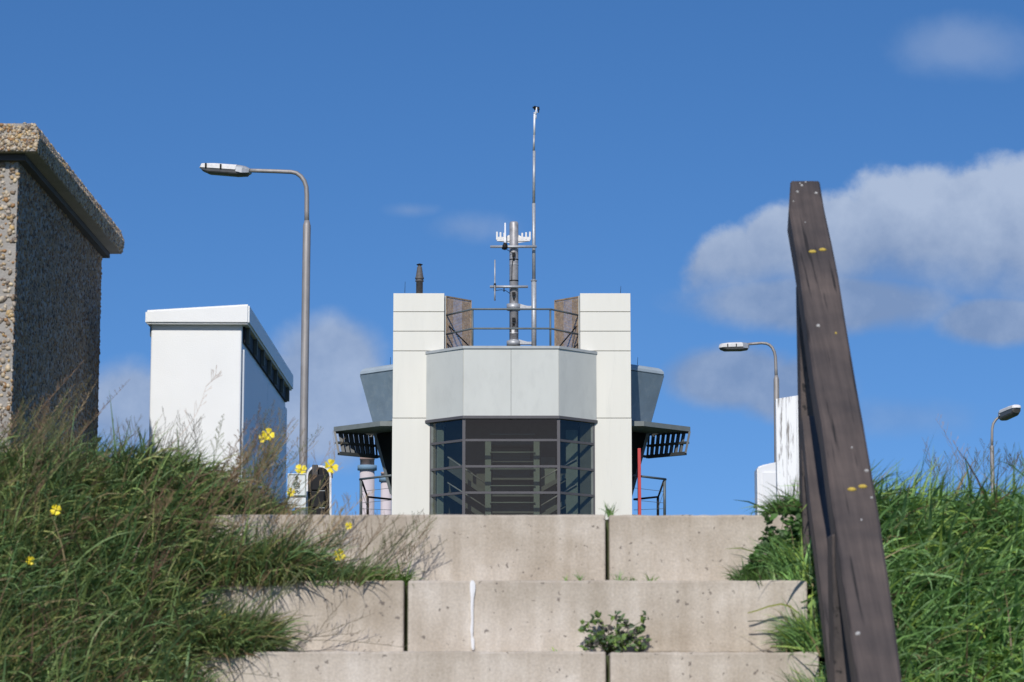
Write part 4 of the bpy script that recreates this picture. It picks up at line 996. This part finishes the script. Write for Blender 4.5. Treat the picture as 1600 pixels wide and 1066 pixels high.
# left bank
g = Veg()
n = 3000; x = -.84 - rng.random(n) ** 1.0 * 1.5; y = rng.uniform(6.05, 8.2, n)
tufts(g, onground(x, y), 16, .035, .17, .0092, WIND - .4, 1.15, .12, upright=.6)
n = 1400; x = -.86 - rng.random(n) * 1.4; y = rng.uniform(6.1, 8.1, n)
tufts(g, onground(x, y), 7, .03, .22, .0062, WIND - .1, 1.1, .30, upright=.6)
n = 420; x = rng.uniform(XP(150, 700, 7.6), XP(405, 700, 7.6), n); y = rng.uniform(7.35, 7.9, n)
hump = .13 * np.exp(-((x - XP(265, 700, 7.6)) / .20) ** 2)
tufts(g, onground(x, y) + np.stack([x * 0, x * 0, hump * rng.random(n)], 1), 16, .03, .17, .0095, WIND - .3, 1.3, .08, upright=.6)
n = 5200; x = -1.0 - 4.8 * rng.random(n) ** 1.4; y = rng.uniform(4.7, 11.5, n)
tufts(g, onground(x, y), 10, .06, .22, .007, WIND, .9, .2)
g.build('bank_grass', M_['grass'], kind='stuff', label='long wind-blown green and straw grass on the bank left of the steps', category='grass')
# right bank
g = Veg()
n = 3000; x = .86 + rng.random(n) * 1.25; y = rng.uniform(5.9, 8.2, n)
BR = np.array([(.095, .175, .050), (.075, .145, .045), (.125, .205, .060), (.060, .115, .040), (.100, .165, .070), (.14, .20, .04)]) * 2.0
tufts(g, onground(x, y), 13, .035, .22, .0135, WIND - .25, 1.0, .05, green=BR, upright=.8)
n = 1000; x = .9 + rng.random(n) * 1.3; y = rng.uniform(6.0, 8.0, n)
tufts(g, onground(x, y, .02), 4, .03, .22, .0125, math.pi + .2, 1.1, .05, green=BR, upright=.8)
n = 5200; x = .95 + 4.8 * rng.random(n) ** 1.4; y = rng.uniform(4.7, 11.5, n)
tufts(g, onground(x, y), 10, .06, .22, .007, WIND, .9, .1, green=BR)
g.build('bank_grass', M_['grass'], kind='stuff', label='long glossy green grass on the bank right of the handrail', category='grass')
# grass overgrowing the left ends of the steps
g = Veg()
def on_tread(k, px0, px1, n, dens_pow=1.0, ymin=.0, ymax=.2):
    y0 = D0 + k * STEP_T; x0, x1 = XP(px0, 900, y0), XP(px1, 900, y0)
    u = rng.random(n) ** dens_pow
    return np.stack([x0 + (x1 - x0) * u, y0 + rng.uniform(ymin + .01, ymax, n), np.full(n, tread_z(k))], 1)
tufts(g, on_tread(1, 290, 585, 200, 1.25), 13, .02, .10, .0058, WIND - .3, 1.1, .15, upright=.5)
tufts(g, on_tread(1, 290, 455, 220, 1.0), 15, .025, .19, .0068, WIND - .4, 1.1, .2, upright=.5)
tufts(g, on_tread(0, 285, 392, 200, 1.0), 16, .02, .16, .0072, WIND - .4, 1.1, .15, upright=.45)
tufts(g, on_tread(-1, 260, 300, 90, 1.1), 16, .02, .16, .0070, WIND - .4, 1.0, .15)
tufts(g, on_tread(2, 280, 415, 160, 1.2, .05, .6), 13, .02, .11, .0062, WIND - .3, 1.1, .2, upright=.5)
BRIGHT = np.array([(.12, .24, .03), (.10, .20, .03)])
tufts(g, on_tread(1, 555, 630, 26, 1.0), 12, .012, .07, .005, WIND, 1.0, .03, green=BRIGHT, upright=.5)
g.build('step_grass', M_['grass'], kind='stuff', label='grass creeping over the left ends of the concrete steps', category='grass')
# right-hand clump on the step
g = Veg()
def clump(k, px0, px1, hts, n, per, W, green, dry, L, lean):
    y0 = D0 + k * STEP_T; x0, x1 = XP(px0, 900, y0), XP(px1, 900, y0); u = rng.random(n)
    c = np.stack([x0 + (x1 - x0) * u, y0 + rng.uniform(.02, .2, n), np.full(n, tread_z(k))], 1)
    tufts(g, c, per, .015, L, W, lean, .9, dry, green=green, upright=.35)
DG = np.array([(.070, .150, .035), (.090, .180, .040), (.060, .115, .030)])
clump(1, 1205, 1262, 0, 26, 12, .007, BR, .05, .09, math.pi * .95); clump(1, 1236, 1268, 0, 34, 14, .007, BR, .05, .17, math.pi * .8)
clump(1, 1165, 1200, 0, 24, 12, .005, DG, .03, .07, math.pi)
clump(2, 1228, 1262, 0, 40, 12, .006, DG, .05, .10, math.pi * .8)
clump(0, 1262, 1290, 0, 60, 16, .006, BR, .08, .14, math.pi * .8); clump(0, 1236, 1262, 0, 12, 9, .005, BR, .3, .07, math.pi)
clump(-1, 1276, 1300, 0, 60, 14, .006, BR, .08, .16, math.pi * .8)
g.build('step_grass', M_['grass'], kind='stuff', label='dark green grass clump at the right ends of the concrete steps', category='grass')

# leafy carpet of small ovate leaves mixed into a weed
def leaf_mesh(veg, c, d, up, L, W, colr):
    c, d, up = map(np.array, (c, d, up)); d = d / (np.linalg.norm(d) + 1e-9); s = np.cross(d, up); s = s / (np.linalg.norm(s) + 1e-9)
    nrm_ = np.cross(s, d)
    V = np.array([c, c + d * L * .35 + s * W + nrm_ * W * .3, c + d * L * .75 + s * W * .7 + nrm_ * W * .1, c + d * L - nrm_ * L * .1, c + d * L * .75 - s * W * .7 + nrm_ * W * .1, c + d * L * .35 - s * W + nrm_ * W * .3, c + d * L * .5])
    Fq = np.array([(0, 1, 6, 6), (1, 2, 6, 6), (2, 3, 6, 6), (3, 4, 6, 6), (4, 5, 6, 6), (5, 0, 6, 6)])[:, :3]
    veg.add(V, Fq, np.tile(np.array(colr), (7, 1)))
def leafy(nm, label, pts, yb, spreadz, cols, nleaf=300, L=(.012, .022), parent_stems=True, stems=6, cat='weed'):
    """pts: list of (px, py, radius px) leaf clouds, rooted at pts[0]'s root"""
    root = P(*pts['root'], yb); t = thing(nm, label, cat, root)
    st = Veg(); lf = Veg()
    for (px, py, rr) in pts['clouds']:
        e = P(px, py, yb - random.uniform(0.0, .03)); mid_ = root.lerp(e, .55) + Vector((random.uniform(-.01, .01), -.005, .015))
        tri_tube(st, [root, mid_, e], [.0022, .0016, .001], (.10, .12, .05))
        m_ = max(5, int(nleaf * rr * rr))
        for _ in range(m_):
            a, r = random.uniform(0, 6.283), math.sqrt(random.random()) * rr / 4000 * yb
            c = e + Vector((math.cos(a) * r, random.uniform(-.025, .02), math.sin(a) * r))
            dd = Vector((random.gauss(0, 1), random.gauss(-.5, .7), random.gauss(.3, .7))); up = Vector((random.gauss(0, .5), random.gauss(-.7, .4), random.gauss(.7, .4)))
            col_ = np.array(random.choice(cols)) * random.uniform(.7, 1.3); ll = random.uniform(*L)
            leaf_mesh(lf, c, dd, up, ll, ll * random.uniform(.26, .4), col_)
    st.build('stem', M_['dry'], t); lf.build('foliage', M_['grass'], t, kind='stuff')
    return t
def tri_tube(veg, pts, rad, c):
    pts = [Vector(p) for p in pts]; n = len(pts); V = []
    for i, p in enumerate(pts):
        d = (pts[min(i + 1, n - 1)] - pts[max(i - 1, 0)]).normalized(); s = d.cross(Vector((.1, 1, .2))).normalized(); t = d.cross(s)
        for k in range(3): a = k * 2.0944; V.append(tuple(p + (s * math.cos(a) + t * math.sin(a)) * rad[i]))
    Fq = [(3 * i + k, 3 * i + (k + 1) % 3, 3 * i + 3 + (k + 1) % 3) for i in range(n - 1) for k in range(3)] + [(3 * i + k, 3 * i + 3 + (k + 1) % 3, 3 * i + 3 + k) for i in range(n - 1) for k in range(3)]
    veg.add(np.array(V), np.array(Fq), np.tile(np.array(c, dtype=float), (3 * n, 1)))
WC = [(.14, .22, .06), (.10, .17, .06), (.08, .13, .065), (.17, .26, .06), (.10, .09, .08)]
leafy('leafy_weed', 'low bushy green weed growing on the step in front of the middle riser', dict(root=(950, 1021), clouds=[(917, 985, 8), (930, 968, 7), (936, 998, 11), (922, 1008, 10), (950, 1005, 13), (965, 988, 9), (975, 972, 8), (985, 1000, 12), (1000, 985, 7), (1008, 968, 6), (968, 1010, 12), (995, 1012, 9), (915, 975, 4), (940, 978, 5), (962, 962, 5), (1005, 1000, 6)]), D0 + STEP_T - .05, 0, WC, .30)
leafy('leafy_weed', 'dark dense weed mound against the top riser left of the handrail', dict(root=(1215, 911), clouds=[(1197, 815, 6), (1203, 835, 9), (1213, 850, 12), (1196, 855, 10), (1185, 875, 12), (1172, 893, 12), (1200, 890, 15), (1220, 885, 16), (1235, 850, 15), (1245, 825, 13), (1250, 885, 16), (1215, 865, 15), (1240, 900, 14), (1185, 900, 12), (1248, 800, 8), (1225, 810, 5)]), D0 + 2 * STEP_T - .06, 0, [(.065, .15, .035), (.09, .19, .045), (.05, .11, .03)], .36, L=(.014, .030))

# small grass tufts in the joints: each a plant of its own
def small_tuft(px, py, D, n, L, label, lean=1.57, fan=1.0, c=BR, W=.005, dry=.05):
    r = P(px, py, D); t = Veg()
    hd = np.where(rng.random(n) < .5, 0, math.pi) + rng.normal(0, .6, n); th0 = np.abs(rng.normal(.1, .12, n)); bd = np.abs(rng.normal(.8, .35, n)) * fan
    cc_ = c[rng.integers(len(c), size=n)] * rng.uniform(.7, 1.3, (n, 1)); dd_ = rng.random(n) < dry; cc_[dd_] = DRYC[rng.integers(4, size=dd_.sum())]
    base = np.tile(np.array(r), (n, 1)) + np.stack([rng.normal(0, .006, n), rng.normal(0, .005, n), np.full(n, -.004)], 1)
    V, Fq, C = blades(base, hd, L * rng.uniform(.5, 1.15, n), W * rng.uniform(.6, 1.2, n), th0, bd, cc_)
    V = V - np.array(r)
    o = link('grass_tuft', mesh_np('grass_tuft', V, Fq, C), M_['grass']); o.location = r
    o['label'] = label; o['category'] = 'grass tuft'; o['group'] = 'grass tufts rooted in the step joints'
small_tuft(953, 806, D0 + 2 * STEP_T + .03, 26, .045, 'grass tuft poking up over the topmost step edge at the joint', fan=.9)
small_tuft(884, 911, D0 + 2 * STEP_T - .03, 9, .035, 'sparse short grass tuft left of the upper joint, at the riser foot', fan=1.3)
small_tuft(908, 911, D0 + 2 * STEP_T - .03, 10, .04, 'spiky grass tuft nearest the upper joint on its left, at the riser foot', fan=1.3)
small_tuft(968, 911, D0 + 2 * STEP_T - .03, 16, .045, 'spreading grass tuft just right of the upper joint, at the riser foot', fan=1.4)
small_tuft(985, 911, D0 + 2 * STEP_T - .03, 16, .03, 'short dense grass tuft, second to the right of the upper joint', fan=1.3)
small_tuft(1015, 911, D0 + 2 * STEP_T - .03, 14, .035, 'rightmost low grass tuft at the foot of the top riser', fan=1.3)
small_tuft(870, 1020, D0 + STEP_T - .03, 8, .025, 'tiny greyish grass tuft left of the bushy weed', fan=1.6, dry=.6)

# dry branching stalks
def stalk(veg, base, tip, nb=9, c=(.20, .13, .10), r=.0013, bl=.05, curl=.5, side=None):
    base, tip = Vector(base), Vector(tip); L_ = (tip - base).length; d = (tip - base).normalized()
    bendv = Vector((random.gauss(0, .08), random.gauss(0, .04), random.gauss(0, .03))) * L_
    pts = [base + (tip - base) * t + bendv * math.sin(t * math.pi) for t in (0, .2, .4, .6, .8, 1)]
    cc = np.array(c) * random.uniform(.75, 1.3)
    tri_tube(veg, pts, [r * (1 - .55 * i / 5) for i in range(6)], cc)
    for k in range(nb):
        t = .3 + .7 * k / nb + random.uniform(0, .05); t = min(t, .99); i = min(int(t * 5), 4); p = pts[i].lerp(pts[i + 1], t * 5 - i)
        s = random.choice((-1, 1)); q = (d + Vector((s * random.uniform(.35, 1.0), random.uniform(-.3, .3), random.uniform(-.1, .5)))).normalized()
        ll = bl * random.uniform(.5, 1.2) * (1.15 - t * .6); up = Vector((0, 0, 1))
        p1 = p + q * ll * .5; p2 = p1 + (q + up * curl).normalized() * ll * .5
        tri_tube(veg, [p, p1, p2], [r * .55, r * .5, r * .45], cc)
        if random.random() < .6:
            q2 = (q + Vector((random.uniform(-.5, .5), 0, random.uniform(-.2, .6)))).normalized(); tri_tube(veg, [p1, p1 + q2 * ll * .4], [r * .5, r * .7], cc * 1.1)
def panicle(veg, base, tip, n=34, c=(.25, .15, .11), r=.001, hw=.022, frac=.45):
    """feathery grass seed head"""
    base, tip = Vector(base), Vector(tip); d = tip - base; cc = np.array(c) * random.uniform(.75, 1.25)
    sag = Vector((random.uniform(.0, .06), random.uniform(-.02, .02), 0)); pt = lambda t: base + d * t + sag * t * t
    tri_tube(veg, [pt(t) for t in (0, .25, .5, .75, 1)], [r, r, r * .8, r * .6, r * .4], cc * .8)
    for k in range(n):
        t = 1 - frac + frac * k / n; p = pt(t); w = hw * (1.1 - (t - 1 + frac) / frac)
        a = random.uniform(0, 6.28); q = Vector((math.cos(a) * w, math.sin(a) * w * .6, w * random.uniform(.5, 1.6)))
        tri_tube(veg, [p, p + q], [r * .3, r * 1.0], cc)
BN = [(.26, .17, .10), (.20, .13, .08), (.32, .24, .14), (.17, .14, .08), (.22, .19, .09), (.15, .17, .07)]
v_ = Veg()
def scatter_pan(px0, px1, py0, py1, hmin, hmax, n, D0_, D1_, lean=.25, kind='p', cols=BN, hw=.022):
    for _ in range(n):
        D = random.uniform(D0_, D1_); a = P(random.uniform(px0, px1), random.uniform(py0, py1), D); h = random.uniform(hmin, hmax) / 4000 * D
        tip = a + Vector((h * random.gauss(lean, .22), random.uniform(-.04, .04), h))
        root = a - (tip - a) * .5
        if kind == 'p': panicle(v_, root, tip, c=random.choice(cols), hw=hw)
        else: stalk(v_, root, tip, c=random.choice(cols), nb=random.randint(6, 11), bl=.07)
scatter_pan(0, 80, 700, 860, 70, 150, 34, 6.9, 7.4, .3)
scatter_pan(10, 110, 690, 760, 70, 140, 9, 7.3, 7.8, .35)
scatter_pan(0, 30, 690, 730, 70, 110, 8, 7.3, 7.8, .2)
scatter_pan(150, 330, 690, 760, 40, 80, 20, 7.4, 8.2, .2, 'b', [(.22, .20, .17), (.26, .22, .17), (.18, .17, .14)])
scatter_pan(330, 425, 730, 800, 60, 120, 28, 7.1, 7.8, .35)
scatter_pan(350, 425, 720, 800, 70, 120, 20, 7.1, 7.7, .4, 'b')
scatter_pan(420, 460, 760, 800, 50, 110, 6, 7.3, 7.7, .6, 'b')
scatter_pan(60, 420, 780, 960, 40, 80, 24, 6.8, 7.3, .5, 'p', [(.20, .12, .08), (.24, .17, .09)])
scatter_pan(430, 540, 820, 890, 40, 80, 16, 7.05, 7.25, .7, 'b')
scatter_pan(520, 640, 850, 905, 40, 90, 16, 7.05, 7.2, .8, 'b', [(.13, .14, .07), (.2, .15, .1)])
scatter_pan(330, 440, 940, 1010, 30, 70, 10, 6.8, 6.9, .8, 'b', [(.13, .14, .07)])
v_.build('dry_seed_heads', M_['dry'], kind='stuff', label='reddish brown dry seed heads and stalks among the left bank grass', category='dry grass')
v_ = Veg()
scatter_pan(1440, 1600, 735, 760, 20, 50, 12, 7.5, 8.2, .15, 'b', [(.13, .13, .12), (.10, .12, .06)])
scatter_pan(1560, 1620, 730, 760, 40, 80, 6, 7.8, 8.4, .3, 'p', [(.2, .15, .13)])
v_.build('dry_seed_heads', M_['dry'], kind='stuff', label='sparse dry seed heads along the crest of the right bank', category='dry grass')

def stalk_thing(label, segs, c, nb=8, bl=.05, r=.0014, curl=.5, nm='dry_stalk'):
    vv = Veg(); root = Vector(segs[0][0])
    for a, t_ in segs: stalk(vv, a, t_, nb=nb, c=c, bl=bl, r=r, curl=curl)
    V = [x - np.array(root) for x in vv.V]; vv.V = V
    o = vv.build(nm, M_['dry']); o.location = root; o['label'] = label; o['category'] = 'dry stalk'
    return o
Yr1, Yr2 = D0 + STEP_T - .04, D0 + 2 * STEP_T - .04
stalk_thing('branching dry stalk sprawling across the left part of the middle riser', [(P(440, 1012, Yr1), P(585, 958, Yr1 - .03)), (P(470, 1000, Yr1), P(632, 1012, Yr1 - .05)), (P(450, 1000, Yr1), P(560, 990, Yr1 - .03)), (P(500, 985, Yr1), P(540, 935, Yr1 - .03))], (.15, .13, .09), 9, .045, .0011)
stalk_thing('dark curving dry stalk reaching right across the top riser', [(P(600, 895, Yr2), P(695, 845, Yr2 - .03)), (P(590, 900, Yr2), P(668, 828, Yr2 - .05)), (P(570, 900, Yr2), P(640, 850, Yr2 - .03)), (P(605, 880, Yr2), P(655, 800, Yr2 - .05)), (P(560, 890, Yr2), P(610, 825, Yr2 - .03))], (.12, .11, .07), 8, .045, .0011)
stalk_thing('tall pale stalk leaning right in front of the white cabinet', [(P(262, 700, 7.9), P(322, 604, 7.9)), (P(322, 604, 7.9), P(338, 585, 7.9))], (.42, .33, .27), 7, .05, .0012)
stalk_thing('tall pale pinkish stalk standing above the right bank crest', [(P(1500, 770, 8.2), P(1462, 655, 8.2)), (P(1470, 760, 8.2), P(1448, 690, 8.2)), (P(1500, 770, 8.2), P(1490, 690, 8.2))], (.30, .25, .25), 14, .05, .0010)
stalk_thing('thin dry stalks crossing the lowest left step', [(P(330, 1060, D0 - .05), P(400, 1040, D0 - .07)), (P(345, 1050, D0 - .05), P(440, 1062, D0 - .07))], (.14, .13, .09), 7, .04, .001)
# bent arching blades at the right end of the middle step
def arch(pts, D, w, c, label):
    vv = Veg(); q = [P(x, y, D) for x, y in pts]; n = len(q); V = []
    for i, p in enumerate(q):
        ww = w * (1 - .8 * abs(i / (n - 1) - .35)) * .5; V += [tuple(p + Vector((0, 0, ww))), tuple(p - Vector((0, .003, ww)))]
    V = np.array(V); r = np.array(q[0]); o = link('bent_grass', mesh_np('bent_grass', V - r, np.array([(2 * i, 2 * i + 1, 2 * i + 3, 2 * i + 2) for i in range(n - 1)]), np.tile(np.array(c), (len(V), 1))), M_['grass']); o.location = q[0]
    o['label'] = label; o['category'] = 'grass'
arch([(1262, 972), (1250, 960), (1235, 948), (1220, 944), (1200, 948), (1180, 955), (1168, 958)], D0 + STEP_T - .04, .006, (.22, .24, .05), 'yellowish bent grass blade arching left over the middle riser')
arch([(1256, 990), (1240, 980), (1225, 972), (1210, 970), (1190, 970), (1168, 971)], D0 + STEP_T - .04, .005, (.06, .07, .05), 'dark bent grass blade below the yellowish one on the middle riser')

# yellow flowers
def flower(px, py, D, size, label, tilt=(0, 0), npet=4, root=None):
    c = P(px, py, D); rt = P(*(root or (px - 25, py + 90)), D + .05)
    t = thing('yellow_flower', label, 'flower', rt, 'yellow wild flowers on the left bank')
    vv = Veg(); m1 = rt.lerp(c, .5) + Vector((-.01, 0, .005)); tri_tube(vv, [rt, rt.lerp(m1, .5) + Vector((-.004, 0, .003)), m1, m1.lerp(c, .5) + Vector((-.003, 0, 0)), c + Vector((0, .004, 0))], [.0014, .0013, .0012, .001, .001], (.12, .15, .05))
    vv.build('flower_stem', M_['dry'], t)
    nrm_ = Vector((tilt[0], -1, tilt[1])).normalized(); R = nrm_.to_track_quat('Z', 'Y').to_matrix(); r = size / 2 / 4000 * D
    a0 = random.uniform(0, 1.5)
    for k in range(npet):
        a = a0 + 2 * math.pi * k / npet; q = MB(); dv = Vector((math.cos(a), math.sin(a), 0)); sv = Vector((-math.sin(a), math.cos(a), 0))
        w = r * (.52 if npet == 4 else .42); outl = [(.08, .1), (.35, .45), (.65, .95), (.9, 1.0), (1.05, .55), (1.0, 0), (1.05, -.55), (.9, -1.0), (.65, -.95), (.35, -.45), (.08, -.1)]
        front_ = [q.bm.verts.new(c + R @ (dv * (r * l * random.uniform(.95, 1.05)) + sv * (w * s_) + Vector((0, 0, r * (.25 * l * l - .12 * abs(s_)))))) for l, s_ in outl]
        bk = [q.bm.verts.new(v.co - (R @ Vector((0, 0, 1))) * .0007) for v in front_]
        q.bm.faces.new(front_); q.bm.faces.new(bk[::-1])
        for i in range(len(outl)): j = (i + 1) % len(outl); q.bm.faces.new((front_[i], front_[j], bk[j], bk[i]))
        q.build('petal', M_['yellow'], t)
    q = MB(); q.lathe([(r * .1, -.002), (r * .2, .001), (r * .12, .004), (.0004, .005)], (0, 0, 0), 8)
    for v in q.bm.verts: v.co = R @ v.co + c
    q.build('flower_centre', M_['yellow_dark'], t)
    return t
flower(419, 679, 7.4, 19, 'highest yellow flower, standing in front of the white cabinet', (.2, .2), root=(400, 790)); flower(411, 684, 7.38, 15, 'small yellow flower touching the lower left of the highest one', (-.6, .1), root=(398, 790))
flower(470, 734, 7.3, 18, 'yellow flower just above the route sign', (.1, .7), root=(440, 830))
flower(517, 729, 7.3, 22, 'yellow flower at the right shoulder of the traffic light', (.6, .3), root=(470, 850))
flower(455, 769, 7.3, 13, 'tiny yellow flower over the left edge of the route sign', (-.3, 0), root=(440, 850))
flower(87.5, 797, 6.9, 16, 'yellow four-petalled flower low on the bank below the kiosk', (0, .1), root=(80, 860))
flower(47, 876, 6.8, 13, 'lowest yellow flower, near the left edge on the bank', (.5, 0), root=(40, 940))
flower(530, 868, 7.1, 18, 'yellow flower hanging over the top riser above the grassy step', (.4, .2), root=(500, 905))
flower(545, 822, 7.1, 11, 'small faded yellow flower against the top riser', (-.3, .1), root=(515, 900))
flower(352, 965, 6.85, 11, 'small orange-yellow flower in the grass left of the middle step', (.3, 0), root=(340, 1000))
